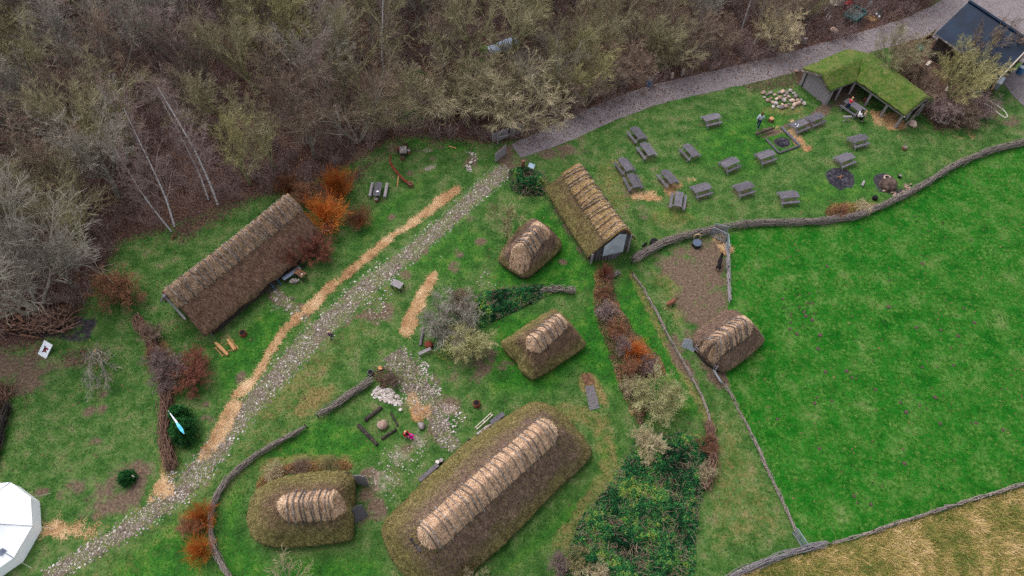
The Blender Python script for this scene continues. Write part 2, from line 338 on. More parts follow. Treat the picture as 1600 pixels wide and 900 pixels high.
lush = mx(area([(985, 395), (1060, 560), (1110, 660), (1000, 640), (960, 560), (950, 470)], 1.2), .9 * area([(170, 880), (280, 800), (330, 860), (350, 930), (150, 930)], 1.2), .9 * strip([(800, 450), (870, 440), (930, 430)], 1.5), area([(850, 310), (930, 420), (900, 460), (760, 445), (790, 370)], 1), .9 * area([(930, 660), (980, 700), (900, 820), (800, 900), (760, 900), (930, 740)], 1), .9 * area([(390, 500), (430, 460), (470, 520), (340, 640), (330, 560)], 1.2), .9 * area([(360, 720), (520, 640), (620, 700), (560, 730), (400, 735)], 1), .8 * area([(560, 340), (720, 230), (640, 330), (520, 430)], 1.5), .8 * area([(600, 420), (720, 340), (800, 380), (720, 450)], 1.5), .9 * area([(1090, 190), (1200, 150), (1280, 210), (1180, 290), (1060, 260)], 3), .8 * area([(1240, 270), (1500, 220), (1380, 330), (1200, 345)], 2.5), .8 * area([(630, 210), (760, 222), (720, 240), (620, 235)], .8), .8 * blob(1055, 335, 2.5, 1), area([(930, 430), (1000, 560), (990, 640), (900, 580), (870, 620), (760, 620), (760, 480), (900, 490)], 1.4), .8 * blob(1460, 190, 1.4), .9 * area([(330, 880), (345, 780), (390, 730), (380, 820), (420, 870), (600, 860), (610, 920), (330, 930)], 1.0))
road_px = [(806, 236), (850, 219), (900, 197), (960, 170), (1020, 148), (1100, 130), (1180, 112), (1250, 94), (1330, 72), (1400, 52), (1450, 36), (1510, 2)]
char_dark = mx(*[blob(x, y, a, b, 0, .25) for x, y, a, b in ((1313, 278, 1.25, 1.25), (1383, 284, 1.0, 1.1), (1222, 222, .8, .7))])
char_dark = mx(char_dark, .7 * blob(1392, 296, 1.6, .7), .45 * strip([(420, 450), (460, 420), (510, 378)], .7), .4 * strip([(325, 530), (415, 468)], .25), .6 * strip([(130, 515), (20, 505)], 1.2))  # also darker strips along the longhouse front and under the branch pile
straw = rough(straw, 1.0, .9); mud = rough(mud, .7, .7); char_dark = rough(char_dark, .5, 1.2)
for _x, _y in ((1110, 192), (994, 216), (1009, 241), (975, 265), (988, 290), (1076, 243), (1042, 284), (1138, 262), (1194, 250), (1246, 202), (1271, 192), (1338, 225), (1317, 255), (1229, 313), (1160, 300), (1094, 302), (1058, 319)): mud = np.maximum(mud, .5 * blob(_x, _y, 1.15, .9, 0, .7))
me = np_mesh('ground', V, Fc)
for n, a in (('leaf', leaf), ('mud', mud), ('straw', straw), ('dry', dry), ('pale', pale), ('lush', lush), ('char_dark', char_dark)): add_attr(me, n, a)
def ground_mat():
    s = NT('ground_cover'); v = s.coord()
    at = {}
    for n in ('leaf', 'mud', 'straw', 'dry', 'pale', 'lush', 'char_dark'):
        a = s.new('ShaderNodeAttribute'); a.attribute_name = n; at[n] = a.outputs['Fac']
    big = s.noise(v, .16, 4, .55); mid = s.noise(v, .9, 6, .62); fine = s.noise(v, 5.5, 5, .65); tiny = s.noise(v, 19, 3, .7)
    g1 = s.ramp(mid, [(.3, (44, 80, 30)), (.45, (66, 102, 44)), (.56, (92, 116, 62)), (.7, (120, 116, 82))])
    g2 = s.ramp(mid, [(.3, (18, 78, 12)), (.48, (36, 104, 22)), (.6, (72, 120, 38)), (.72, (112, 126, 62))])
    g = s.mix(s.val(s.math('ADD', at['lush'], s.math('MULTIPLY', s.math('SUBTRACT', mid, .5), 1.6)), .3, 1.15), g1, g2)
    g = s.mix(.55, g, s.ramp(fine, [(.3, (0.12, 0.12, 0.12, 1)), (.5, (0.47, 0.47, 0.47, 1)), (.72, (0.75, 0.75, 0.75, 1))]), 'OVERLAY')
    g = s.mix(s.math('MULTIPLY', s.val(s.noise(v, 2.2, 6, .75), .6, .74), .45), g, lin((150, 130, 96)))
    def m(name, amp=.9, lo=.38, hi=.62, nz=None):
        return s.val(s.math('ADD', at[name], s.math('MULTIPLY', s.math('SUBTRACT', nz or s.noise(v, 2.6, 7, .7), .5), amp)), lo, hi)
    wob = s.noise(v, 1.7, 8, .72)
    c = s.mix(s.math('MULTIPLY', m('dry', 1.3, .25, .85, wob), .85), g, s.ramp(fine, [(.3, (104, 84, 50)), (.5, (140, 116, 76)), (.7, (164, 138, 96))]))
    lf = s.ramp(fine, [(.28, (36, 26, 25)), (.42, (62, 46, 42)), (.55, (92, 68, 60)), (.68, (122, 94, 78)), (.78, (96, 96, 58))])
    c = s.mix(m('leaf', 1.3, .3, .75), c, lf)
    c = s.mix(m('mud', 1.5, .25, .8, wob), c, s.ramp(fine, [(.3, (74, 58, 50)), (.5, (106, 88, 74)), (.7, (138, 118, 98))]))
    c = s.mix(m('pale', 1.6, .35, 1.0), c, s.ramp(fine, [(.3, (140, 120, 108)), (.7, (188, 170, 160))]))
    c = s.mix(m('straw', 1.7, .45, .85), c, s.ramp(fine, [(.3, (146, 100, 66)), (.5, (188, 140, 94)), (.7, (212, 168, 122))]))
    c = s.mix(m('char_dark', .7, .35, .65), c, s.ramp(fine, [(.3, (30, 28, 32)), (.5, (58, 54, 60)), (.7, (96, 88, 92))]))
    c = s.mix(.35, c, s.ramp(tiny, [(.3, (0.24, 0.24, 0.24, 1)), (.7, (0.76, 0.76, 0.76, 1))]), 'OVERLAY')
    s.bump(s.math('ADD', s.math('MULTIPLY', fine, 1.0), s.math('MULTIPLY', tiny, .4)), .7, .12)
    return s.out(c)
ground_mat()
tag(link('ground', me, 'ground_cover'), 'village lawn and leaf-covered woodland floor with worn earth patches', 'ground', kind='structure')
# far ground reaching outwards, a few mm lower
Vf, Ff = grid_sheet('g', -900, 900, -900, 900, 60, -.03)
pmat('far_grass', [(58, 90, 36), (86, 112, 50), (110, 110, 66)], .1, bump=0)
tag(link('surrounding_ground', np_mesh('g2', Vf, Ff), 'far_grass'), 'grassland stretching away all round the village', 'ground', kind='structure')
def ragged(pts, amp=.15, step=.4, closed=True):
    P = GA(pts); L = np.linalg.norm(np.diff(np.vstack([P, P[:1]]), axis=0), axis=1).sum(); Q, t = resample(P, max(12, int(L / step)))
    for q in Q: q[0] += amp * n3(q[0] * 1.3, q[1] * 1.3, 3); q[1] += amp * n3(q[0] * 1.3, q[1] * 1.3, 9)
    return Q
def sheet(name, poly, z, mat, label, cat):
    o = MB(); o.add([(p[0], p[1], z) for p in poly], [tuple(range(len(poly)))]); o = o.obj(name, mat)
    return tag(o, label, cat, kind='structure')
def field_mat(name, cols, cols2, spots=None, sc=1.0):
    s = NT(name); v = s.coord(); mid = s.noise(v, .55 * sc, 6, .6); fine = s.noise(v, 4 * sc, 5, .65); tiny = s.noise(v, 16, 3, .7); big = s.noise(v, .12, 3)
    c = s.ramp(mid, [(.3 + .4 * i / (len(cols) - 1), cols[i]) for i in range(len(cols))]); c2 = s.ramp(fine, [(.3 + .4 * i / (len(cols2) - 1), cols2[i]) for i in range(len(cols2))])
    c = s.mix(s.val(s.noise(v, 1.3 * sc, 7, .72), .44, .6), c, c2); c = s.mix(.5, c, s.ramp(fine, [(.3, (0.19, 0.19, 0.19, 1)), (.7, (0.73, 0.73, 0.73, 1))]), 'OVERLAY')
    c = s.mix(.35, c, s.ramp(tiny, [(.3, (0.28, 0.28, 0.28, 1)), (.7, (0.72, 0.72, 0.72, 1))]), 'OVERLAY')
    s.bump(s.math('ADD', fine, s.math('MULTIPLY', tiny, .4)), .7, .1); return s.out(c)
field_mat('pasture_grass', [(6, 80, 4), (12, 94, 8), (32, 106, 20), (78, 120, 50), (106, 126, 70)], [(14, 86, 8), (52, 108, 28), (100, 122, 60)])
PAST_PX = [(1136, 366), (1180, 354), (1260, 352), (1330, 346), (1380, 326), (1430, 302), (1480, 270), (1530, 246), (1580, 232), (1600, 227), (1800, 150), (2600, 400), (2400, 700), (1600, 757), (1450, 802), (1350, 836), (1290, 852), (1252, 850), (1210, 760), (1172, 672), (1140, 600), (1128, 570), (1138, 480)]
sheet('pasture', ragged(PAST_PX, .12), .004, 'pasture_grass', 'bright green fenced pasture on the right', 'field')
field_mat('meadow_ground', [(92, 102, 46), (132, 122, 66), (164, 142, 90)], [(88, 110, 46), (154, 134, 82), (190, 160, 110)])
MEAD_PX = [(1120, 912), (1190, 885), (1290, 856), (1350, 840), (1450, 806), (1600, 761), (2300, 560), (2300, 1400), (1100, 1400)]
sheet('dry_meadow', ragged(MEAD_PX, .2), .008, 'meadow_ground', 'rough meadow of dry yellow grass below the pasture', 'meadow')
field_mat('gravel', [(112, 102, 104), (130, 120, 122), (148, 138, 139)], [(98, 88, 91), (135, 125, 127), (162, 152, 152)], sc=2.5)
RD = spts(road_px, 60); tn = np.gradient(RD, axis=0); tn /= np.linalg.norm(tn, axis=1)[:, None]; nr = np.stack([-tn[:, 1], tn[:, 0]], 1)
wd = np.interp(np.arange(60), [0, 4, 30, 60], [.9, 1.25, 1.4, 1.7])
Lf = [RD[i, :2] + nr[i] * (wd[i] + .18 * n3(i * .7, 1)) for i in range(60)]; Rt = [RD[i, :2] - nr[i] * (wd[i] + .18 * n3(i * .7, 5)) for i in range(60)]
sheet('gravel_road', Lf + Rt[::-1], .006, 'gravel', 'grey purple gravel road along the woodland edge', 'road')
sheet('gravel_yard', ragged([(1440, 50), (1452, 18), (1505, -14), (1640, -90), (1800, -60), (1760, 80), (1600, 100), (1540, 70), (1470, 66)], .25), .010, 'gravel', 'pale gravel yard round the black roofed building', 'yard')
sheet('paved_path', ragged([(1560, 118), (1620, 96), (1680, 130), (1640, 190), (1600, 166), (1583, 150)], .05), .014, 'gravel', 'grey paved strip beside the black roofed building', 'path')
# ---- cobbled path: earth bed plus real stones
CB_A = [(795, 262), (765, 285), (725, 322), (690, 355), (650, 388), (610, 420), (565, 452), (520, 500), (480, 535), (440, 580), (400, 625), (360, 672), (325, 720), (285, 765), (240, 798), (180, 840), (130, 868), (70, 905)]
CB_B = [(612, 552), (630, 575), (655, 610), (675, 640), (690, 668), (700, 688), (712, 702)]
CB_C = [(428, 455), (445, 472), (470, 490), (480, 500)]
def ribbon(pts, ws, n):
    P = spts(pts, n); t = np.gradient(P, axis=0); t /= np.linalg.norm(t, axis=1)[:, None]; nn = np.stack([-t[:, 1], t[:, 0]], 1)
    w = np.interp(np.linspace(0, 1, n), np.linspace(0, 1, len(ws)), ws); return P, nn, w
def cobble(pts, ws, n, dens, smin, smax, B, keep=.9, white=.0):
    P, nn, w = ribbon(pts, ws, n); L = np.linalg.norm(np.diff(P, axis=0), axis=1).sum(); cell = {}; cnt = int(L * 2 * np.mean(w) * dens)
    for _ in range(cnt * 3):
        if cnt <= 0: break
        i = random.random() * (n - 1.001); k = int(i); f = i - k; p = P[k] * (1 - f) + P[k + 1] * f; u = random.gauss(0, .5)
        if abs(u) > 1.25: continue
        if random.random() > keep - .8 * max(0, n3(p[0] * .35, p[1] * .35, 4)): continue
        q = p[:2] + nn[k] * u * w[k]; r = smin + (smax - smin) * random.random() ** 2.6
        key = (int(q[0] / .4), int(q[1] / .4)); ok = True
        for a in (-1, 0, 1):
            for b in (-1, 0, 1):
                for (x, y, rr) in cell.get((key[0] + a, key[1] + b), ()):
                    if (x - q[0]) ** 2 + (y - q[1]) ** 2 < ((r + rr) * .86) ** 2: ok = False
        if not ok: continue
        cell.setdefault(key, []).append((q[0], q[1], r)); cnt -= 1
        a = random.uniform(.75, 1.2)
        B.ball((q[0], q[1], r * .12), (r * a, r / a, r * .5), 6, 4, .35, c_=min(1, max(0, random.gauss(.40 + white, .26))), seed=random.random() * 9)
def bed(name, pts, ws, n, z, label):
    P, nn, w = ribbon(pts, ws, n); Lp = [P[i][:2] + nn[i] * w[i] * (1.0 + .25 * n3(i * .5, 2)) for i in range(n)]; Rp = [P[i][:2] - nn[i] * w[i] * (1.0 + .25 * n3(i * .5, 8)) for i in range(n)]
    return Lp + Rp[::-1]
def bed_mat():
    s = NT('cobble_bed'); v = s.coord(); fine = s.noise(v, 5, 5, .65); w = s.noise(v, .8, 7, .7)
    c = s.mix(s.val(w, .4, .6), s.ramp(fine, [(.3, (76, 66, 56)), (.5, (104, 92, 78)), (.7, (132, 118, 98))]), s.ramp(fine, [(.3, (66, 84, 40)), (.5, (94, 106, 58)), (.7, (126, 116, 72))]))
    s.bump(fine, .6, .06); return s.out(c)
bed_mat()
wsA = [.9, .9, .82, .8, .8, .8, .88, 1.0, 1.05, 1.0, .88, .85, .85, .95, .8, .7, .6, .6]
for nm, pts, ws, n, z, dn, s0, s1, lab, wh, kp in (('cobbled_path', CB_A, wsA, 120, .004, 62, .03, .10, 'long cobbled path of pale stones crossing the village lawn', .04, .88), ('cobbled_path', CB_B, [.9, 1.2, 1.15, 1.05, .8, .6, .45], 50, .005, 60, .04, .12, 'short cobbled path of grey stones leading to the largest house', -.08, 1.0), ('cobbled_path', CB_C, [.5, .5, .45, .3], 16, .003, 18, .05, .16, 'few cobbles leading to the long house doorway', .1, 1.0)):
    B = MB(); pl = bed(nm, pts, [w * .8 for w in ws], n, z, lab); B.add([(p[0], p[1], z) for p in pl], [tuple(range(len(pl)))])
    o = B.obj(nm, 'cobble_bed'); tag(o, lab, 'path', kind='structure')
    C = MB(); cobble(pts, ws, n, dn, s0, s1, C, kp, wh); C.obj('cobblestones', 'cobbles', o)
# ---- straw, litter, meadow blades (uncountable)
def scatter(n, fn, box):
    out = []; x0, x1, y0, y1 = box
    while sum(map(len, out)) < n:
        q = np.stack([NP.uniform(x0, x1, n), NP.uniform(y0, y1, n)], 1); out.append(q[NP.uniform(0, 1, n) < fn(q)])
    return np.concatenate(out)[:n]
def blades(name, P, L, W, tilt, mat, label, cat, lean=(0, 0), cvn=.35, z0=.0, parent=None, zarr=None, cvf=0):
    n = len(P); a = NP.uniform(0, 2 * math.pi, n); el = NP.uniform(tilt[0], tilt[1], n); l = NP.uniform(L[0], L[1], n) * (np.clip([1 + .8 * n3(x * 1.5, y * 1.5, 3) for x, y in P], .5, 1.5) if cvf else 1); w = NP.uniform(W[0], W[1], n)
    d = np.stack([np.cos(a) * np.cos(el) + lean[0], np.sin(a) * np.cos(el) + lean[1], np.sin(el)], 1); d /= np.linalg.norm(d, axis=1)[:, None]
    s = np.cross(d, np.array([0, 0, 1.])); s /= np.linalg.norm(s, axis=1)[:, None] + 1e-9
    p = np.concatenate([P, (zarr if zarr is not None else np.full(n, z0))[:, None]], 1); V = np.stack([p - s * w[:, None] / 2, p + s * w[:, None] / 2, p + d * l[:, None] + s * w[:, None] * .3, p + d * l[:, None] - s * w[:, None] * .3], 1)
    me = np_mesh(name, V.reshape(-1, 3), np.arange(4 * n).reshape(n, 4)); cl = np.array([.42 + .5 * n3(x * .3, y * .3, 1.7) + .65 * n3(x * 1.7, y * 1.7, 5.7) for x, y in P]) if cvf else np.array([.5 + .45 * n3(x * .3, y * .3, 1.7) + .5 * n3(x * 1.6, y * 1.6, 5.7) for x, y in P])
    add_attr(me, 'cv', np.repeat(np.clip(cl + NP.normal(0, cvn * .6, n), 0, 1), 4))
    o = link(name, me, mat, parent)
    if label: tag(o, label, cat, kind='stuff')
    return o
from functools import lru_cache
gx = np.round((P2[:, 0] + 78) / .24).astype(int); nxg = gx.max() + 1
def look(arr):
    A2 = arr.reshape(-1, nxg)
    def f(q):
        i = np.clip(((q[:, 0] + 78) / (156 / (nxg - 1))).astype(int), 0, nxg - 1); j = np.clip(((q[:, 1] + 4) / (104 / (A2.shape[0] - 1))).astype(int), 0, A2.shape[0] - 1); return A2[j, i]
    return f
blades('straw', scatter(20000, lambda q: np.clip(look(straw)(q) - .35, 0, 1), (-45, 45, 8, 66)), (.12, .35), (.012, .03), (0, .25), 'straw_bits', 'loose orange straw scattered in strips along the cobbled path', 'straw', z0=.015)
def litter_fn(q):
    v = look(leaf)(q); return np.where(np.abs(q[:, 0]) > 62, 0, v * .9 + .02)
blades('fallen_leaves', scatter(70000, litter_fn, (-62, 60, 12, 74)), (.07, .16), (.06, .12), (0, .5), 'litter_bits', 'brown fallen leaves covering the woodland floor', 'leaves', z0=.02)
mw = GA(MEAD_PX)
def mead_fn(q): return inside(q, mw) * 1.0
blades('dry_grass', scatter(80000, mead_fn, (10, 46, 0, 26)), (.2, .55), (.014, .035), (.25, 1.1), 'meadow_blades', 'long dry yellow grass leaning over in the rough meadow', 'grass', lean=(.25, -.35), z0=0, cvf=1)
def tuft_fn(q): return np.clip(.65 - look(mud)(q) - look(leaf)(q) * .8 - look(straw)(q) - look(char_dark)(q), 0, 1) * (~inside(q, GA(MEAD_PX))) * (~inside(q, Lf_poly)) * (sstep(seg_dist(q, CBA_W), .8, 1.4))
Lf_poly = np.array([list(p) for p in Lf + Rt[::-1]]); CBA_W = GA(CB_A)
NT('tuft'); s = NT('lawn_blades'); at = s.new('ShaderNodeAttribute'); at.attribute_name = 'cv'; s.out(s.ramp(at.outputs['Fac'], [(0, (12, 72, 8)), (.4, (34, 100, 20)), (.7, (70, 116, 40)), (1, (118, 126, 70))]))
blades('grass', scatter(150000, tuft_fn, (-40, 46, 8, 60)), (.05, .13), (.02, .05), (.3, 1.2), 'lawn_blades', 'short green lawn and pasture grass tufts', 'grass', z0=0)
# ================================================================ THATCHED HOUSES
def thatch_mat(name, brown, moss, streak=1.0):
    s = NT(name); uv = s.new('ShaderNodeUVMap'); mp = s.new('ShaderNodeMapping'); mp.inputs['Scale'].default_value = (7, 1.1, 1); s.l(uv.outputs[0], mp.inputs[0]); u = mp.outputs[0]
    v = s.coord(); pt = s.noise(v, 2.4, 5, .65); st = s.noise(u, 2.2, 5, .7); st2 = s.noise(u, 6, 3, .7); w = s.noise(v, .8, 7, .68); fine = s.noise(v, 7, 5, .7)
    a = s.new('ShaderNodeAttribute'); a.attribute_name = 'moss'
    cb = s.ramp(st, [(.3, brown[0]), (.48, brown[1]), (.62, brown[2]), (.74, brown[3])]); cm = s.ramp(fine, [(.3, moss[0]), (.5, moss[1]), (.7, moss[2])])
    c = s.mix(s.val(s.math('ADD', a.outputs['Fac'], s.math('MULTIPLY', s.math('SUBTRACT', w, .5), 1.5)), .05, 1.0), cb, cm)
    c = s.mix(min(1, .85 * streak), c, s.ramp(st2, [(.3, (0.15, 0.15, 0.15, 1)), (.55, (0.54, 0.54, 0.54, 1)), (.75, (0.84, 0.84, 0.84, 1))]), 'OVERLAY')
    c = s.mix(.75, c, s.ramp(fine, [(.28, (0.14, 0.14, 0.14, 1)), (.5, (0.50, 0.50, 0.50, 1)), (.7, (0.81, 0.81, 0.81, 1))]), 'OVERLAY')
    c = s.mix(.7, c, s.ramp(pt, [(.3, (.22, .22, .22, 1)), (.5, (.5, .5, .5, 1)), (.7, (.82, .82, .82, 1))]), 'OVERLAY')
    s.bump(s.math('ADD', s.math('MULTIPLY', st, 1.2), fine), .9, .09); return s.out(c)
BR = [(62, 46, 42), (94, 72, 62), (124, 98, 82), (150, 122, 100)]
thatch_mat('thatch_brown', [(74, 54, 46), (116, 88, 74), (148, 116, 96), (176, 142, 118)], [(84, 76, 46), (112, 98, 62), (132, 116, 78)])
thatch_mat('thatch_mossy', [(72, 54, 48), (108, 84, 70), (138, 110, 88), (160, 132, 108)], [(90, 82, 48), (120, 110, 66), (144, 132, 88)])
thatch_mat('thatch_dark', [(72, 55, 49), (112, 89, 78), (144, 119, 103), (170, 143, 124)], [(88, 80, 46), (118, 107, 64), (142, 130, 84)])
thatch_mat('ridge_straw', [(126, 92, 72), (196, 160, 130), (224, 190, 160), (240, 214, 188)], [(120, 90, 72), (196, 156, 128), (228, 190, 160)], 1.3)
thatch_mat('ridge_old', [(96, 72, 58), (142, 114, 92), (172, 142, 116), (196, 166, 138)], [(100, 80, 62), (148, 120, 96), (176, 148, 122)], 1.3)
thatch_mat('ridge_moss', [(120, 90, 60), (168, 130, 92), (196, 158, 118), (212, 178, 140)], [(120, 112, 50), (152, 136, 70), (176, 150, 96)], 1.0)
def prof(t, bulge=.0):
    e = .004; return (math.sqrt(t * t + e) - math.sqrt(e)) / (math.sqrt(1 + e) - math.sqrt(e)) + bulge * math.sin(math.pi * t) * -.06
def add_uv(me, uvs):
    l = me.uv_layers.new(name='UVMap'); vi = np.zeros(len(me.loops), np.int32); me.loops.foreach_get('vertex_index', vi); l.data.foreach_set('uv', np.asarray(uvs, np.float32)[vi].ravel())
def rows_mesh(name, rows, uvs, moss, closed, mat, parent, loc):
    m, n = len(rows), len(rows[0]); V = np.array(rows, float).reshape(-1, 3) - np.array(loc); Fs = []
    for i in range(m - 1):
        for k in range(n if closed else n - 1):
            Fs.append((i * n + k, i * n + (k + 1) % n, (i + 1) * n + (k + 1) % n, (i + 1) * n + k))
    me = np_mesh(name, V, np.array(Fs)[:, ::-1]); add_uv(me, np.array(uvs).reshape(-1, 2)); add_attr(me, 'moss', np.array(moss).ravel())
    return link(name, me, mat, parent, True)
def poles(root, fn, stations, mat='pole', r=(.026, .046), tilt=.34):
    for s in stations:
        B = MB(); pts = []; tl = random.uniform(-tilt, tilt)
        for q in (-1, -.66, -.33, 0, .33, .66, 1):
            pts.append(fn(s + tl * abs(q) * .5 + random.uniform(-.003, .003), q))
        rr = random.uniform(*r); B.tube(pts, [rr * random.uniform(.8, 1.15) for _ in pts], 5); B.obj('ridge_pole', mat, root, True)
def hip_house(name, label, outline, ze, ridge, zr, capw, capend, npole, mat='thatch_mossy', cmat='ridge_straw', side_brown=None, dz=.05, cham=2, moss_bias=0, polelen=1.16, bulge=.6):
    R1, R2 = G(*ridge[0], zr), G(*ridge[1], zr); c = (R1 + R2) / 2; c.z = 0; root = thing(name, label, 'house', c)
    O = GA(outline, ze); ctr = np.array(c[:2])
    if (np.roll(O[:, 0], -1) * O[:, 1] - np.roll(O[:, 1], -1) * O[:, 0]).sum() > 0: O = O[::-1]
    O, U = resample(chaikin(O[:, :2], cham), 220); r1, r2 = np.array(R1[:2]), np.array(R2[:2]); L = np.linalg.norm(r2 - r1); u = (r2 - r1) / L; nn = np.array([-u[1], u[0]])
    def surf(o, t, lift=0):
        k = np.clip((o - r1) @ u, 0, L); rp = r1 + u * k; p = rp + (o - rp) * t; return rp, p, zr - (zr - ze) * prof(t, bulge) + lift
    ts = [0] + [(i / 24) ** .9 for i in range(1, 25)]; rows, uvs, ms = [], [], []
    for t in ts:
        row = []
        for k, o in enumerate(O):
            rp, p, z = surf(o, t); ln = np.linalg.norm(o - rp); d = 1.5 * dz * (n3(p[0] * 1.6, p[1] * 1.6, z) + .6 * n3(p[0] * 5, p[1] * 5, z)) * min(1, t * 4)
            w = (o - rp) / ln; hp = np.array([p[0] + w[0] * d, p[1] + w[1] * d, z + d * 1.2]); 
            if t == 1: hp[2] += .06 * n3(p[0] * 2.5, p[1] * 2.5, 4)
            row.append(hp); side = w @ nn; uvs.append((U[k], t * ln * 1.3))
            b = (t - .55) * 1.9 + moss_bias
            if side_brown is not None: b -= .45 * max(0, side * side_brown)
            ms.append(min(1, max(0, b)))
        rows.append(row)
    last = rows[-1]
    for (sc, dzz) in ((.995, -.16), (.965, -.3), (.88, -.28), (.45, (zr - ze) * .5)):
        row = []
        for k, o in enumerate(O):
            rp, p, _ = surf(o, sc); row.append(np.array([p[0], p[1], ze + dzz])); uvs.append((U[k], 20)); ms.append(.0)
        rows.append(row)
    rows_mesh('thatch_roof', rows, uvs, ms, True, mat, root, c)
    rows, uvs, ms = [], [], []
    for j in range(9):
        row = []
        for k, o in enumerate(O):
            rp = surf(o, 0)[0]; ln = np.linalg.norm(o - rp); kk = (o - r1) @ u; isend = min(1, max(0, max(-kk, kk - L) / (ln * .9))); cw = .98 * (capw * (1 - isend) + capend * isend)
            tc = min(.95, cw / ln * (1 + .09 * n3(U[k] * 2.5, 1) + .05 * n3(U[k] * 9, 5))); t = tc * min(1, j / 6)
            _, p, z = surf(o, t, .12 * (1 if j < 6 else (.8 if j == 6 else (.3 if j == 7 else -.08)))); z += .015 * n3(p[0] * 4, p[1] * 4, 2)
            row.append(np.array([p[0], p[1], z])); uvs.append((U[k], t * ln * 1.4)); ms.append(.35)
        rows.append(row)
    rows_mesh('ridge_cap', rows, uvs, ms, True, cmat, root, c)
    # loose reed ends lying down the slope, and straw of the ridge
    for (nm_, t0, t1, den, mt_, lf, LL) in (('reed_ends', .1, 1.0, 60, 'reed_moss' if moss_bias > .1 else 'reed_brown', .015, (.1, .3)), ('ridge_straws', 0, 1, 330, 'reed_straw', .14, (.1, .22))):
        Vb, cvb = [], []; area_ = (L + 2 * capend) * 2 * (capw if nm_[1] == 'i' else np.linalg.norm(O[55] - r1)) 
        for _ in range(int(area_ * den)):
            k = random.randrange(len(O)); o = O[k]; rp = surf(o, 0)[0]; ln = np.linalg.norm(o - rp)
            if nm_[1] == 'i':
                kk = (o - r1) @ u; ie = min(1, max(0, max(-kk, kk - L) / (ln * .9))); t = random.random() ** .8 * (capw * (1 - ie) + capend * ie) / ln * .9
            else: t = random.uniform(t0, .97)
            if t > .96: continue
            kx = random.uniform(0, L) if True else 0
            side_pt = 0 < (o - r1) @ u < L
            _, p, z = surf(o, t, lf); _, p2, z2 = surf(o, t + .05, lf); d = Vector((p2[0] - p[0], p2[1] - p[1], z2 - z)).normalized(); d = (d + Vector((random.gauss(0, .3), random.gauss(0, .3), random.gauss(0, .12) + .05))).normalized()
            s_ = d.cross(Vector((0, 0, 1))).normalized() * random.uniform(.006, .014); q = Vector((p[0] - c.x, p[1] - c.y, z)); l_ = random.uniform(*LL); Vb += [q - s_, q + s_, q + d * l_ + s_ * .5, q + d * l_ - s_ * .5]; cvb += [min(1, max(0, random.gauss(.5, .3)))] * 4
        me_ = np_mesh(nm_, [tuple(v_) for v_ in Vb], np.arange(len(Vb)).reshape(-1, 4)); add_attr(me_, 'cv', cvb); o_ = link(nm_, me_, mt_, root); o_['kind'] = 'stuff'
    def hit(s, q):
        o0 = r1 + u * s; w = nn * (1 if q > 0 else -1); best = 3.
        for i in range(len(O)):
            a, b = O[i], O[(i + 1) % len(O)]; e = b - a; den = w[0] * e[1] - w[1] * e[0]
            if abs(den) < 1e-9: continue
            tt = ((a[0] - o0[0]) * e[1] - (a[1] - o0[1]) * e[0]) / den; vv = ((a[0] - o0[0]) * w[1] - (a[1] - o0[1]) * w[0]) / den
            if 0 <= vv <= 1 and tt > .2: best = tt; break
        return o0, w, best
    def fn(s, q):
        s = min(L + .2, max(-.2, s)); o0, w, ln = hit(s, q); d = abs(q) * capw * polelen; p = o0 + w * d; z = zr - (zr - ze) * prof(d / ln, bulge) + .25
        return Vector((p[0] - c.x, p[1] - c.y, z))
    poles(root, fn, [(-.05 + 1.1 * (i + .5 + random.uniform(-.28, .28)) / npole) * L for i in range(npole)])
    W = MB(); poly = [(r1 + u * np.clip((o - r1) @ u, 0, L)) * .2 + o * .8 - ctr for o in O[::5]]
    W.prism(poly, 0, ze + .25); W.obj('wall', 'dark_wood', root)
    root['surf'] = 0; del root['surf']
    return root, c, (r1, r2, u, nn, L)
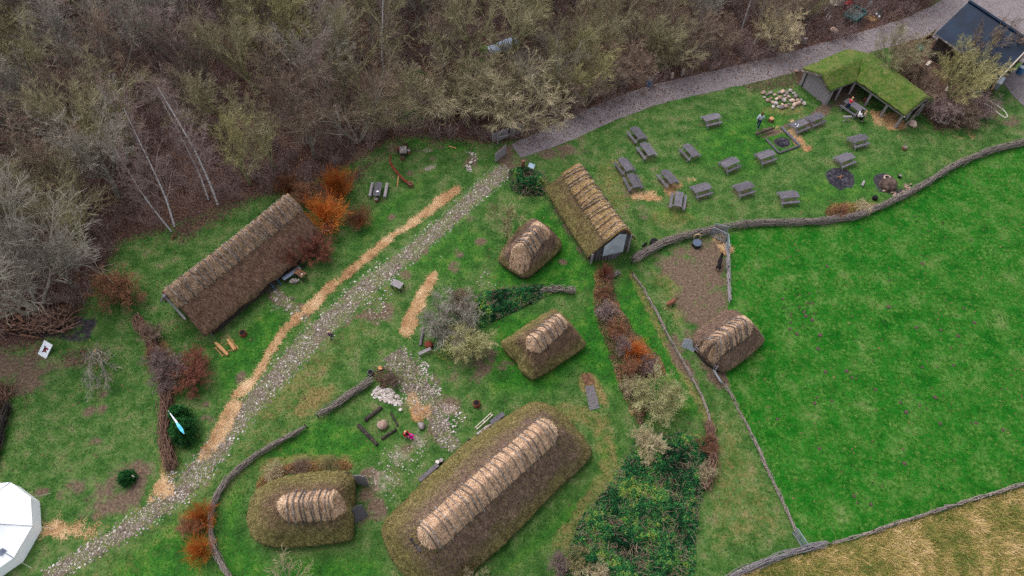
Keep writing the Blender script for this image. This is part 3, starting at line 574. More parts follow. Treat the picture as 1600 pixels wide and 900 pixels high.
def gable_house(name, label, ridge, eave, zr, ze, capt, npole, mat, cmat, front=1, side_moss=(0, 0), wob=.12, polelen=1.1, wallmat='old_wood', otherw=1.0, bulge=.4, open_end=False):
    R1, R2 = np.array(G(*ridge[0], zr)), np.array(G(*ridge[1], zr)); E1, E2 = np.array(G(*eave[0], ze)), np.array(G(*eave[1], ze))
    c = Vector(((R1[0] + R2[0]) / 2, (R1[1] + R2[1]) / 2, 0)); root = thing(name, label, 'house', c); u = (R2 - R1)[:2]; L = np.linalg.norm(u); u = u / L
    def mir(p, k): f = R1[:2] + u * ((p[:2] - R1[:2]) @ u); return np.r_[f + (f - p[:2]) * k, p[2]]
    M1, M2 = mir(E1, otherw), mir(E2, otherw); ns, nt = 70, 15
    def S(a, q, lift=0):
        r = R1 * (1 - a) + R2 * a; e = (E1 * (1 - a) + E2 * a) if q >= 0 else (M1 * (1 - a) + M2 * a); t = abs(q)
        p = r[:2] * (1 - t) + e[:2] * t; z = zr - (zr - ze) * prof(t, bulge) + lift - .12 * math.sin(math.pi * a)
        return np.array([p[0], p[1], z])
    qs = [-1 + i / nt for i in range(2 * nt + 1)]; W0 = np.linalg.norm(E1[:2] - R1[:2])
    def shell(qs, lift, thick, extend, ms_fn, name_, mt, dz=.05):
        rows, uvs, ms = [], [], []; per = []
        for j in range(ns + 1):
            a = -extend + (1 + 2 * extend) * j / ns; ring = []
            for q in qs:
                q2 = q * (1 + (wob * .25 * n3(a * 9, 3, 1 if q > 0 else 5) if abs(q) > .95 * max(map(abs, qs)) else 0)); p = S(a, q2, lift); d = dz * (n3(p[0] * 1.8, p[1] * 1.8, 3) + .6 * n3(p[0] * 6, p[1] * 6, 3)); p[2] += d
                ring.append(p); uvs.append((a * L, abs(q) * W0 * 1.7)); ms.append(ms_fn(a, q))
            for q in qs[::-1]:
                p = S(a, q * .97, lift - thick * (1.0 if abs(q) < .9 * max(map(abs, qs)) else .9)); ring.append(p); uvs.append((a * L, 20)); ms.append(0)
            rows.append(ring)
        n = len(rows[0]); V = np.array(rows).reshape(-1, 3) - np.array(c[:]); Fs = []
        for i in range(ns):
            for k in range(n): Fs.append((i * n + k, i * n + (k + 1) % n, (i + 1) * n + (k + 1) % n, (i + 1) * n + k))
        h = len(qs)
        for base in (0, ns * n):
            for k in range(h - 1): Fs.append((base + k, base + k + 1, base + n - 2 - k, base + n - 1 - k))
        me = np_mesh(name_, V, np.array(Fs)); add_uv(me, np.array(uvs)); add_attr(me, 'moss', np.array(ms)); link(name_, me, mt, root, True)
    shell(qs, 0, .3, 0, lambda a, q: min(1, max(0, (abs(q) - .35) * 1.0 + (side_moss[0] if q > 0 else side_moss[1]))), 'thatch_roof', mat)
    cq = [capt * x / 6 for x in range(-6, 7)]
    shell(cq, .14, .2, .012, lambda a, q: .45, 'ridge_cap', cmat, .04)
    for (nm_, tm, den, mt_, lf) in (('reed_ends', .97, 60, 'reed_moss' if side_moss[0] > 0 else 'reed_brown', .02), ('ridge_straws', capt * .98, 150, 'reed_straw' if side_moss[0] > 0 else 'reed_old', .16)):
        Vb, cvb = [], []
        for _ in range(int(L * W0 * 2 * tm * den)):
            a = random.random(); q = random.uniform(-tm, tm); sg = 1 if q > 0 else -1; p = S(a, q, lf); p2 = S(a, q + .03 * sg, lf); d = (Vector(p2 - p).normalized() + Vector((random.gauss(0, .3), random.gauss(0, .3), random.gauss(0, .12) + .05))).normalized()
            s_ = d.cross(Vector((0, 0, 1))).normalized() * random.uniform(.006, .014); v_ = Vector(p) - c; l_ = random.uniform(.1, .3); Vb += [v_ - s_, v_ + s_, v_ + d * l_ + s_ * .5, v_ + d * l_ - s_ * .5]; cvb += [min(1, max(0, random.gauss(.5, .3)))] * 4
        me_ = np_mesh(nm_, [tuple(v_) for v_ in Vb], np.arange(len(Vb)).reshape(-1, 4)); add_attr(me_, 'cv', cvb); o_ = link(nm_, me_, mt_, root); o_['kind'] = 'stuff'
    def fn(s, q):
        p = S(min(1.0, max(0, s)), q * capt * polelen, .27); return Vector(p) - c
    poles(root, lambda s, q: fn(s, q), [(i + .5 + random.uniform(-.25, .25)) / npole for i in range(npole)], tilt=.05)
    # plank gables and low side walls
    for a, nm in ((.045, 'gable_wall'), (.955, 'gable_wall')):
        B = MB(); k = 16
        for i in range(k):
            q = -.86 + 1.72 * (i + .5) / k; p = S(a, q); w = W0 * 1.72 / k * .94
            h = p[2] - .32; B.box((p[0] - c.x, p[1] - c.y, h / 2), (w, .06, h), rz=math.atan2(u[1], u[0]) + math.pi / 2)
        B.obj(nm, wallmat, root)
    for q in (-.84, .84):
        B = MB(); p, p2 = S(.05, q), S(.95, q); B.beam((p[0] - c.x, p[1] - c.y, (ze + .1) / 2), (p2[0] - c.x, p2[1] - c.y, (ze + .1) / 2), .12, ze + .1); B.obj('side_wall', 'dark_wood', root)
    return root, c, S, u, L
# A: long house on the left
rA, cA, SA_, uA, LA = gable_house('thatched_longhouse', 'long brown thatched house with a weathered ridge band, below the birches at left', [(450, 306), (259, 455)], [(508, 371), (320, 526)], 4.6, 1.0, .40, 24, 'thatch_brown', 'ridge_old', side_moss=(-.35, .2), wob=.3)
B = MB()
p1, p2, p3 = SA_(1.0, 0), SA_(1.0, .45), SA_(1.0, -.55)
B.beam(Vector(SA_(1.02, -.1)) - cA + Vector((0, 0, -.1)), Vector(SA_(1.02, .55)) - cA + Vector((0, 0, -.25)), .14, .1); B.beam(Vector(SA_(1.02, .05)) - cA + Vector((0, 0, -.05)), Vector(SA_(1.02, -.7)) - cA + Vector((0, 0, -.1)), .3, .12)
B.obj('barge_board', 'grey_wood', rA)
B = MB(); q = G(428, 446); d = MB()
B.box(((q.x - cA.x), (q.y - cA.y) + .3, .8), (1.0, .12, 1.6), rz=math.atan2(uA[1], uA[0])); B.obj('door', 'dark_wood', rA)
# B: mossy gable house in the centre
rB, cB, SB, uB, LB = gable_house('thatched_barn', 'mossy thatched gable house with pale canvas panel in its open gable', [(904, 259), (974, 358)], [(850, 294), (918, 403)], 4.3, .8, .5, 15, 'thatch_mossy', 'ridge_moss', side_moss=(.3, .3))
B = MB()
w = [Vector(SB(1.0, t)) - cB for t in (.5, .08, -.3)]; base = [Vector((p.x, p.y, .9)) for p in w]
B.add([w[0] + Vector((0, 0, -.5)), w[1] + Vector((0, 0, -.45)), w[2] + Vector((0, 0, -.5)), base[2] + Vector((0, 0, -.2)), base[0]], [(0, 1, 2, 3, 4)]); B.obj('canvas_panel', 'patch_pale' if 'patch_pale' in MATS else 'metal_grey', rB)
for t in (.85, -.6):
    B = MB(); p = Vector(SB(1.0, t)) - cB; B.tube([(p.x, p.y, 0), (p.x, p.y, p.z - .1)], .09, 7); B.obj('post', 'grey_wood', rB)
# C small hut
rC, cC, _ = hip_house('thatched_hut', 'small round-cornered brown thatched hut between mossy gable house and brambles', [(777, 402), (779, 409), (798, 422), (816, 433), (826, 433), (850, 413), (877, 389), (878, 380), (868, 364), (838, 340), (828, 340), (802, 362)], .6, [(841, 355), (817, 383)], 3.3, .72, 1.15, 9, mat='thatch_dark', dz=.05, cham=1)
rD, cD, _ = hip_house('thatched_hut', 'mossy thatched hut with notched corner and bright ridge, above the largest house', [(782, 533), (820, 508), (857, 485), (868, 483), (880, 492), (917, 534), (913, 543), (876, 568), (838, 592), (828, 592), (812, 578), (808, 565), (797, 557), (784, 542)], .6, [(836, 530), (874, 498)], 3.4, .68, .6, 8, mat='thatch_mossy', side_brown=-1, cham=1, moss_bias=.5)
B = MB(); q = G(803, 568); B.box((q.x - cD.x + .2, q.y - cD.y + .2, .5), (.9, .1, 1.0), rz=-.5); B.obj('door', 'dark_wood', rD)
rE, cE, _ = hip_house('thatched_hut', 'brown thatched hut standing half inside the bright green pasture', [(1076, 528), (1103, 503), (1137, 481), (1156, 488), (1197, 527), (1192, 538), (1166, 560), (1140, 580), (1126, 580), (1100, 560)], .6, [(1114, 536), (1165, 502)], 3.3, .78, .6, 11, mat='thatch_dark', moss_bias=-.45, cham=1, dz=.05, side_brown=None)
rF, cF, gF = hip_house('thatched_great_house', 'largest thatched house with long straw ridge, at the bottom centre', [(594, 830), (600, 810), (650, 764), (702, 714), (718, 697), (760, 670), (806, 640), (830, 626), (852, 628), (880, 645), (922, 692), (926, 708), (914, 727), (864, 770), (806, 834), (751, 883), (712, 915), (690, 926), (655, 915), (628, 897), (606, 866)], .55, [(672, 830), (852, 668)], 4.6, .92, .75, 22, mat='thatch_dark', moss_bias=.5, side_brown=-1, cham=2)
B = MB(); q = G(652, 850, 3.2); B.box((q.x - cF.x, q.y - cF.y, 3.15), (.35, 1.0, .25), rz=.75); B.obj('smoke_vent', 'char_dark', rF)
rG, cG, _ = hip_house('thatched_house', 'mossy thatched house with one rounded end, at the bottom left of centre', [(556, 735), (520, 736), (470, 739), (430, 746), (405, 760), (390, 780), (384, 802), (387, 825), (396, 841), (410, 852), (436, 856), (482, 853), (510, 850), (546, 845), (552, 840), (554, 800)], .6, [(448, 787), (516, 782)], 3.7, .85, .62, 9, mat='thatch_mossy', cham=1, moss_bias=.5, side_brown=None)
B = MB(); a, b = G(553, 745), G(552, 835); B.beam((a.x - cG.x - .25, a.y - cG.y, .6), (b.x - cG.x - .25, b.y - cG.y, .6), .1, 1.1); B.obj('gable_wall', 'dark_wood', rG)
# door hurdles of house G
def plank_panel(name, a, b, hgt, n, mat, label, cat, group=None, lean=0, th=.04, rails=2, parent=None, gap=.9, cross=False):
    a, b = Vector(a), Vector(b); c = (a + b) / 2; c.z = min(a.z, b.z); r = thing(name, label, cat, c, 0, group) if parent is None else parent
    B = MB(); d = (b - a); L = d.length; ang = math.atan2(d.y, d.x); dn = Vector((-d.y, d.x, 0)).normalized()
    for i in range(n):
        p = a + d * ((i + .5) / n) - c; h = hgt * random.uniform(.9, 1.05); t = p + dn * lean * h
        B.beam((p.x, p.y, p.z), (t.x, t.y, p.z + h), L / n * gap, th, side=d)
    B.obj('planks', mat, r)
    B = MB()
    for k in range(rails):
        f = (k + .5) / rails; o = dn * (lean * hgt * f + .05); z = hgt * f
        B.beam(a - c + o + Vector((0, 0, z)), b - c + o + Vector((0, 0, z)), .06, .08)
    B.obj('rail', mat, r); return r
# ---- sod-roofed L shelter
def sod_shelter():
    ze, zr = 1.7, 3.1
    zr = 2.75; A1, R0, A2 = G(1254, 111, ze), G(1281, 118, zr), G(1295, 144, ze); O1, O2 = G(1322, 82, ze), G(1358, 88, ze); RC = G(1347, 93, zr); I = G(1336, 127, ze); R1 = G(1446, 156, zr); E1 = G(1414, 182, ze); E2 = G(1455, 160, ze)
    M1 = G(1302, 144, ze)
    c = G(1350, 140); root = thing('sod_roof_shelter', 'open L-shaped timber shelter with a green sod roof beside the picnic field', 'shelter', c)
    quads = [(A1, O1, RC, R0), (R0, RC, I, A2), (O1, O2, RC, RC), (O2, E2, R1, RC), (RC, R1, E1, I)]
    Vv, Ff, Pt = [], [], []; n = 22
    for (a, b, d, e) in quads:
        base = len(Vv)
        for i in range(n + 1):
            for j in range(n + 1):
                s, t = i / n, j / n; p = (a * (1 - s) + b * s) * (1 - t) + (e * (1 - s) + d * s) * t
                k = .10 * n3(p.x * .8, p.y * .8, 5) + .06 * n3(p.x * 3, p.y * 3, 5); Vv.append((p.x - c.x, p.y - c.y, p.z + k))
        for i in range(n):
            for j in range(n): q = base + i * (n + 1) + j; Ff.append((q, q + n + 1, q + n + 2, q + 1))
    me = bpy.data.meshes.new('sod'); me.from_pydata(Vv, [], Ff); me.update()
    o = link('sod_roof', me, 'sod', root, True); so = o.modifiers.new('t', 'SOLIDIFY'); so.thickness = .32; so.offset = -1
    wm = o.modifiers.new('w', 'WELD'); wm.merge_threshold = .02; o.modifiers.move(1, 0)
    # blades on the sod
    P, Z = [], []
    for (a, b, d, e) in quads:
        ar = ((b - a).cross(e - a)).length; ar = max(ar, 3)
        for _ in range(int(ar * 170)):
            s, t = random.random(), random.random(); p = (a * (1 - s) + b * s) * (1 - t) + (e * (1 - s) + d * s) * t; P.append((p.x - c.x, p.y - c.y)); Z.append(p.z + .02)
    blades('roof_grass', np.array(P), (.06, .16), (.02, .05), (.3, 1.3), 'sod_blades', None, None, parent=root, zarr=np.array(Z))
    # gable wall of planks
    B = MB(); k = 12
    for i in range(k):
        f = (i + .5) / k; p = (A1 * (1 - f) + A2 * f); top = ze + (zr - ze) * (1 - abs(2 * f - 1)) - .3; inw = (RC - R0).normalized() * .35; w = (A2 - A1).length / k * .95
        B.beam((p.x - c.x + inw.x, p.y - c.y + inw.y, 0), (p.x - c.x + inw.x, p.y - c.y + inw.y, top), w, .08, side=(A2 - A1))
    B.obj('gable_wall', 'grey_wood', root)
    for (a, b) in ((A1, R0), (R0, A2), (E1, R1), (R1, E2)):
        B = MB(); dd = (b - a).normalized() * .25; B.beam(a - c - dd * (a is not R0) * .5 + Vector((0, 0, .02)), b - c + dd + Vector((0, 0, .02)), .12, .14); B.obj('barge_board', 'pole', root)
    # posts, wall plates, back wall
    ins = (RC - I); ins.z = 0; ins.normalize(); along = (E1 - I); along.z = 0; along.normalize()
    for f in (.02, .36, .68, .98):
        p = I * (1 - f) + E1 * f + ins * .3; B = MB(); B.tube([(p.x - c.x, p.y - c.y, 0), (p.x - c.x, p.y - c.y, ze - .1)], .12, 8); B.obj('post', 'grey_wood', root)
    for p in (A2 + (RC - R0).normalized() * .5, I.lerp(A2, .5) + ins * .2, R1 - along * .5, E2 - along * .5 - ins * .3):
        B = MB(); B.tube([(p.x - c.x, p.y - c.y, 0), (p.x - c.x, p.y - c.y, ze - .1 if p.z < 2.5 else zr - .4)], .1, 8); B.obj('post', 'grey_wood', root)
    B = MB(); a, b = I + ins * .3, E1 + ins * .3 - along * .05; B.beam((a.x - c.x, a.y - c.y, ze - .18), (b.x - c.x, b.y - c.y, ze - .18), .16, .18); a, b = A2 + ins * .3, I + ins * .3; B.beam((a.x - c.x, a.y - c.y, ze - .2), (b.x - c.x, b.y - c.y, ze - .2), .16, .18); B.obj('wall_plate', 'grey_wood', root)
    B = MB(); 
    for a, b in ((O2, E2), (A1, O1)):
        q = (c - (a + b) / 2); q.z = 0; q = q.normalized() * .5; B.beam((a.x - c.x + q.x, a.y - c.y + q.y, .8), (b.x - c.x + q.x, b.y - c.y + q.y, .8), .12, 1.6)
    B.obj('back_wall', 'dark_wood', root)
    for f in (.35, .55): 
        B = MB(); p = E1 * (1 - f) + E2 * f; B.tube([(p.x - c.x, p.y - c.y, 0), ((E1 * .4 + E2 * .6).x - c.x, (E1 * .4 + E2 * .6).y - c.y, 2.2)], .06, 6); B.obj('brace_pole', 'pole', root)
field_mat('sod', [(44, 80, 20), (66, 98, 32), (92, 108, 46), (124, 116, 70)], [(50, 90, 26), (98, 108, 54), (132, 118, 84)], sc=1.6)
sod_shelter()
# ---- black-roofed building
s = NT('black_roof'); v = s.coord(); s.b.inputs['Roughness'].default_value = .45; s.b.inputs['Specular IOR Level'].default_value = .12
s.out(s.ramp(s.noise(v, .35, 6, .6), [(.3, (6, 18, 34)), (.5, (10, 30, 52)), (.7, (22, 50, 78))])); s.bump(s.noise(v, 3, 3), .1, .02)
def black_building():
    ze, zr = 2.6, 4.9; E1, E2, R1, R2 = G(1461, 53, ze), G(1561, 123, ze), G(1514, 2, zr), G(1614, 68, zr); c = G(1545, 70); root = thing('workshop_building', 'dark building with a large black pitched roof in the upper right corner', 'building', c)
    B1 = R1 + (R1 - E1); B2 = R2 + (R2 - E2); B1.z = B2.z = ze
    def slab(a, b, d, e, th=.14):
        B = MB(); vs = [p - c for p in (a, b, d, e)] + [p - c - Vector((0, 0, th)) for p in (a, b, d, e)]; B.add(vs, [(0, 1, 2, 3), (7, 6, 5, 4), (0, 4, 5, 1), (1, 5, 6, 2), (2, 6, 7, 3), (3, 7, 4, 0)]); return B
    slab(E1, E2, R2, R1).obj('roof_slope', 'black_roof', root); slab(R1 + Vector((0, 0, .004)), R2 + Vector((0, 0, .004)), B2, B1).obj('roof_slope', 'black_roof', root)
    B = MB(); B.beam(R1 - c + Vector((0, 0, .06)), R2 - c + Vector((0, 0, .06)), .3, .08); B.obj('ridge_flashing', 'black_roof', root)
    B = MB(); B.beam(E1 - c + Vector((0, 0, -.05)), E2 - c + Vector((0, 0, -.05)), .12, .12); B.obj('gutter', 'pole', root)
    B = MB(); B.beam(E2 - c + Vector((0, 0, -.02)), R2 - c + Vector((0, 0, -.02)), .1, .2); B.obj('verge_board', 'pale_wood', root)
    u = (E2 - E1).normalized(); v = (B1 - E1).normalized(); q = [E1 + u * .4 + v * .5, E2 - u * .5 + v * .5, B2 - u * .5 - v * .5, B1 + u * .4 - v * .5]
    B = MB()
    for i in range(4): a, b = q[i] - c, q[(i + 1) % 4] - c; B.beam((a.x, a.y, 1.2), (b.x, b.y, 1.2), .15, 2.4)
    B.obj('wall', 'dark_wood', root)
    B = MB(); m = (q[1] + q[2]) / 2 - c; B.add([q[1] - c + Vector((0, 0, -.2)), q[2] - c + Vector((0, 0, -.2)), Vector((m.x, m.y, zr - .25))], [(0, 1, 2)]); B.obj('gable_wall', 'dark_wood', root)
    for f in (.35, .7): B = MB(); p = q[0].lerp(q[1], f) - c - v * .09; B.box((p.x, p.y, 1.2), (1.0, .06, 1.1), rz=math.atan2(u.y, u.x)); B.obj('window', 'black_plastic', root)
black_building()
# ================================================================ TREES AND SHRUBS
def tw(name, cols, **k): pmat(name, [tuple(min(250, v * 1.07) for v in c) for c in cols], k.pop('scale', 2.0), rnd=.22, bump=0, **k)
tw('twig_olive', [(104, 96, 74), (136, 126, 98), (166, 156, 126)]); tw('twig_grey', [(104, 98, 90), (134, 128, 117), (162, 156, 143)]); tw('twig_brown', [(96, 80, 70), (128, 108, 94), (156, 136, 116)])
tw('twig_yellow', [(118, 110, 74), (150, 142, 98), (178, 170, 124)]); tw('twig_birch', [(106, 88, 86), (136, 116, 112), (162, 142, 136)]); tw('twig_orange', [(150, 76, 34), (188, 106, 46), (210, 134, 66)]); tw('twig_red', [(92, 54, 46), (122, 74, 62), (148, 98, 80)])
tw('twig_tan2', [(112, 102, 78), (144, 133, 106), (172, 160, 132)]); tw('twig_pale', [(132, 128, 84), (164, 160, 112), (188, 182, 138)]); pmat('bark_pale', [(150, 140, 110), (184, 174, 140)], 3); tw('twig_rust', [(104, 68, 50), (134, 94, 72), (160, 120, 92)]); tw('twig_tan', [(150, 134, 100), (184, 168, 134), (204, 190, 158)])
pmat('bark_olive', [(116, 112, 80), (150, 146, 108), (178, 174, 134)], 3, rnd=.15); pmat('bark_grey', [(112, 104, 94), (148, 140, 126), (180, 170, 154)], 3, rnd=.15)
pmat('bark_birch', [(90, 84, 84), (196, 190, 190), (222, 218, 220)], 2.2, lo=.36, hi=.5, stretch=(1, 1, 3))
def grow(out, p, d, L, r, lvl, spec, rmin=.0075):
    n, nch, ratio, ang, wob, trop = spec[lvl]; st = L / n; pts = [p.copy()]; dirs = []; rr = [r]
    for i in range(n):
        d = (d + Vector((random.gauss(0, wob), random.gauss(0, wob), random.gauss(0, wob) + trop))).normalized(); p = p + d * st; pts.append(p.copy()); dirs.append(d.copy()); rr.append(max(rmin, r * (1 - .75 * (i + 1) / n)))
        out[lvl].append((*pts[-2], *pts[-1], rr[-2], rr[-1]))
    if lvl + 1 < len(spec):
        for k in range(nch):
            f = .18 + .82 * (k + random.random()) / nch; i = min(n - 1, int(f * n)); b = pts[i].lerp(pts[i + 1], f * n - i); a = random.uniform(0, 6.283)
            dd = dirs[i]; up = Vector((0, 0, 1)) if abs(dd.z) < .9 else Vector((1, 0, 0)); x = dd.cross(up).normalized(); y = dd.cross(x); side = x * math.cos(a) + y * math.sin(a)
            an = ang * random.uniform(.7, 1.25); nd = (dd * math.cos(an) + side * math.sin(an)).normalized()
            grow(out, b, nd, L * ratio * random.uniform(.7, 1.25) * (1.15 - .5 * f), max(rmin, rr[i] * .55), lvl + 1, spec, rmin)
def tree_meshes(name, h, kind):
    random.seed(hash(name) % 1000 if False else sum(map(ord, name)) * 13); out = {k: [] for k in range(6)}
    if kind == 'round':      # broad spreading crown, trunk splitting low
        sp = [(6, 10, .95, .68, .05, .02), (9, 10, .4, .6, .08, .06), (5, 7, .5, .62, .11, .05), (3, 4, .62, .6, .12, .03), (2, 0, 0, 0, .12, .02)]; grow(out, Vector((0, 0, 0)), Vector((random.gauss(0, .08), random.gauss(0, .08), 1)), h * .5, .19, 0, sp)
    elif kind == 'multi':
        sp = [(8, 11, .48, .55, .07, .03), (6, 8, .5, .6, .1, .05), (3, 6, .62, .62, .12, .03), (2, 0, 0, 0, .12, .02)]
        for k in range(5):
            a = k * 1.257 + random.random() * .6; grow(out, Vector((math.cos(a) * .15, math.sin(a) * .15, 0)), Vector((math.cos(a) * .5, math.sin(a) * .5, 1)).normalized(), h * .85, .1, 0, sp)
    elif kind == 'birch':
        sp = [(12, 26, .26, .62, .025, .02), (5, 8, .5, .6, .1, -.02), (3, 6, .6, .6, .16, -.08), (2, 0, 0, 0, .15, -.15)]; grow(out, Vector((0, 0, 0)), Vector((random.gauss(0, .05), random.gauss(0, .05), 1)), h, .14, 0, sp)
    elif kind == 'shrub':
        sp = [(5, 9, .5, .6, .12, .02), (4, 6, .55, .7, .16, .04), (3, 4, .6, .7, .2, .02), (2, 0, 0, 0, .2, 0)]
        for k in range(16):
            a = random.uniform(0, 6.28); q = random.uniform(.1, 1.15); grow(out, Vector((math.cos(a) * .12, math.sin(a) * .12, 0)), Vector((math.cos(a) * q, math.sin(a) * q, 1)).normalized(), h * random.uniform(.7, 1.0), .035, 0, sp, .007)
    elif kind == 'bushy':
        sp = [(6, 9, .5, .6, .07, .03), (5, 8, .5, .65, .1, .04), (3, 6, .62, .65, .12, .02), (2, 0, 0, 0, .12, .02)]
        for k in range(7):
            a = k * .9 + random.random() * .5; q = random.uniform(.25, .8); grow(out, Vector((math.cos(a) * .15, math.sin(a) * .15, 0)), Vector((math.cos(a) * q, math.sin(a) * q, 1)).normalized(), h * .9, .07, 0, sp, .009)
    elif kind == 'small':
        sp = [(5, 9, .75, .75, .06, .02), (5, 8, .5, .65, .1, .04), (3, 6, .6, .65, .12, .02), (2, 0, 0, 0, .12, .02)]; grow(out, Vector((0, 0, 0)), Vector((.05, .02, 1)), h * .62, .09, 0, sp, .016)
    elif kind == 'sprig':
        sp = [(6, 6, .5, .55, .08, .02), (4, 4, .6, .6, .1, .03), (2, 3, .6, .6, .1, .02), (2, 0, 0, 0, .1, 0)]
        for k in range(6):
            a = k * 1.05 + random.random(); q = random.uniform(.15, .8); grow(out, Vector((math.cos(a) * .08, math.sin(a) * .08, 0)), Vector((math.cos(a) * q, math.sin(a) * q, 1)).normalized(), h * random.uniform(.8, 1.0), .04, 0, sp, .007)
    elif kind == 'wisp':     # thin upright osier shoots
        sp = [(5, 5, .55, .3, .06, .02), (3, 3, .6, .35, .08, .02), (2, 0, 0, 0, .1, 0)]
        for k in range(120):
            a = random.uniform(0, 6.28); q = random.uniform(.0, 1.1); grow(out, Vector((math.cos(a) * .3 * q, math.sin(a) * .3 * q, 0)), Vector((math.cos(a) * q, math.sin(a) * q, 1)).normalized(), h * random.uniform(.7, 1.05), .014, 0, sp, .007)
    nb = {'round': 3, 'multi': 2, 'small': 2}.get(kind, 1); thick = sum((out[k] for k in range(nb)), []); thin = sum((out[k] for k in range(nb, 6)), [])
    if kind in ('shrub', 'wisp', 'sprig', 'bushy'): thick, thin = out[0], sum((out[k] for k in range(1, 6)), [])
    return segs_mesh(name + '_trunk', thick, 6 if kind in ('round', 'birch', 'multi') else 4), segs_mesh(name + '_crown', thin, 3)
TREES = {}
for nm, h, kind in (('r1', 10, 'round'), ('r2', 10, 'round'), ('r3', 10, 'round'), ('r4', 10, 'round'), ('m1', 8, 'multi'), ('m2', 8, 'multi'), ('m3', 8, 'multi'), ('b1', 12, 'birch'), ('b2', 12, 'birch'), ('s1', 2, 'shrub'), ('s2', 2, 'shrub'), ('s3', 2, 'shrub'), ('q1', 4.5, 'bushy'), ('q2', 4.5, 'bushy'), ('q3', 4.5, 'bushy'), ('k1', 4.2, 'small'), ('t1', 2, 'sprig'), ('t2', 2, 'sprig'), ('w1', 2, 'wisp'), ('w2', 2, 'wisp')):
    TREES[nm] = (tree_meshes(nm, h, kind), h)
MAT2 = {}
def put_tree(name, var, base, label, cat, bark, twig, h=None, w=None, rz=None, lean=(0, 0), group=None, trunk='trunk', crown='crown'):
    (tm, cm), h0 = TREES[var]; key = (var, bark, twig)
    if key not in MAT2:
        a, b = tm.copy(), cm.copy(); a.materials.append(MATS[bark]); b.materials.append(MATS[twig]); MAT2[key] = (a, b)
    a, b = MAT2[key]; r = thing(name, label, cat, base, random.uniform(0, 6.28) if rz is None else rz, group); s = (h or h0) / h0; sw = s if w is None else w / h0
    r.scale = (sw, sw, s); r.rotation_euler = (lean[0], lean[1], r.rotation_euler[2])
    for n_, m_ in ((trunk, a), (crown, b)): o = bpy.data.objects.new(n_, m_); COL.objects.link(o); o.parent = r
    return r
random.seed(21)
EDGE_T = [(392, 288, 9, 8, 'r1', 4, 'yellow green tree at the wood edge between birches and the orange bushes'), (432, 268, 9, 9, 'r2', 0, 'olive tree at the wood edge above the right end of the longhouse'), (492, 246, 9.5, 10, 'r3', 2, 'brown twigged tree at the wood edge above the orange bushes'), (560, 222, 8.5, 10, 'm1', 2, 'wide brown twigged tree just right of the broken white stump'), (604, 200, 7, 8, 'm2', 0, 'olive bushy tree at the wood edge nearest the stone-topped table'), (60, 486, 10, 12, 'm3', 1, 'large grey spreading tree over the brown branch pile'), (118, 450, 10.5, 12, 'r4', 1, 'large grey tree at the left wood edge, nearest the red shrub'), (8, 430, 11, 12, 'r1', 1, 'grey tree at the far left, above the branch pile'), (150, 400, 8.5, 8, 'r2', 0, 'olive tree at the left wood edge beside the leaning birch'), (60, 400, 11, 12, 'r3', 0, 'olive grey tree standing behind the large grey edge trees'), (-40, 520, 11, 12, 'r4', 1, 'grey tree whose crown enters at the left edge above the log fence')]
# forest
rows = []; sx = 4.3; y = 71.5; keep_out = [(G(*q_), 3.2) for q_ in ((300, 300), (270, 320), (245, 345), (320, 275), (225, 360))] + [(G(*q_), 2.2) for q_ in ((290, 250), (240, 290), (600, 140))] + [(G(e[0], e[1]), 2.6) for e in EDGE_T] + [(G(780, 72), 3.0), (G(1340, 22), 3.5), (G(600, 112), 1.5), (G(690, 170), 3), (G(795, 185), 3.5)]
FW = FOREST
while y > 24:
    row = []; x = -64 + (len(rows) % 2) * sx / 2
    while x < 50:
        q = Vector((x + random.uniform(-1.3, 1.3), y + random.uniform(-1.2, 1.2), 0)); x += sx
        sd_ = sdist(np.array([[q.x, q.y]]), FEDGE)[0]
        if sd_ < .4: continue
        # keep only trees that can show in the picture or just beside it
        zc = -(-q.y * SA + (-H) * CA); px = 800 + F * q.x / (q.y * SA + H * CA)
        if px < -170 or px > 1640: continue
        if any((q - k).length < rr for k, rr in keep_out): continue
        row.append((q, sd_))
    if row: rows.append(row)
    y -= 4.1
KINDS = [('olive twigged', 'bark_olive', 'twig_olive'), ('grey twigged', 'bark_grey', 'twig_grey'), ('brown twigged', 'bark_grey', 'twig_brown'), ('reddish brown twigged', 'bark_grey', 'twig_birch'), ('yellow green twigged', 'bark_olive', 'twig_yellow')]
for j, row in enumerate(rows):
    row.sort(key=lambda t: t[0].x)
    for i, (q, sd_) in enumerate(row):
        g = n3(q.x * .07, q.y * .07, 2.2); w = [2.8, 2.0, 2.6, 1.6, .4]
        if q.x < -32: w = [2.2, 4, 1, .8, .3]
        if q.x > 0: w = [3.0, 1.2, 3.4, .8, .6]
        k = random.choices(range(5), w)[0]; ad, bk, twg = KINDS[k]; small = sd_ < 3.0 or q.x > 2
        var = random.choice(['m1', 'm2', 'm3'] if small and random.random() < .75 else (['b1', 'b2'] if k == 3 else ['r1', 'r2', 'r3', 'r4']))
        h = random.uniform(5.5, 7.5) if var[0] == 'm' else random.uniform(8.5, 11.5)
        if q.x > 2: h *= .82
        rn = 'back row' if j == 0 else ORD[j] + ' row from back'
        put_tree('bare_tree', var, q, f'{ad} bare woodland tree, {ORD[i]} from left, {rn}', 'tree', bk, twg, h, h * random.uniform(1.0, 1.2), group='bare trees of the woodland')
for (px, py, h, w, var, k, lab) in EDGE_T: ad, bk, twg = KINDS[k]; put_tree('bare_tree', var, G(px, py), lab, 'tree', bk, twg, h, w, group='bare trees of the woodland')
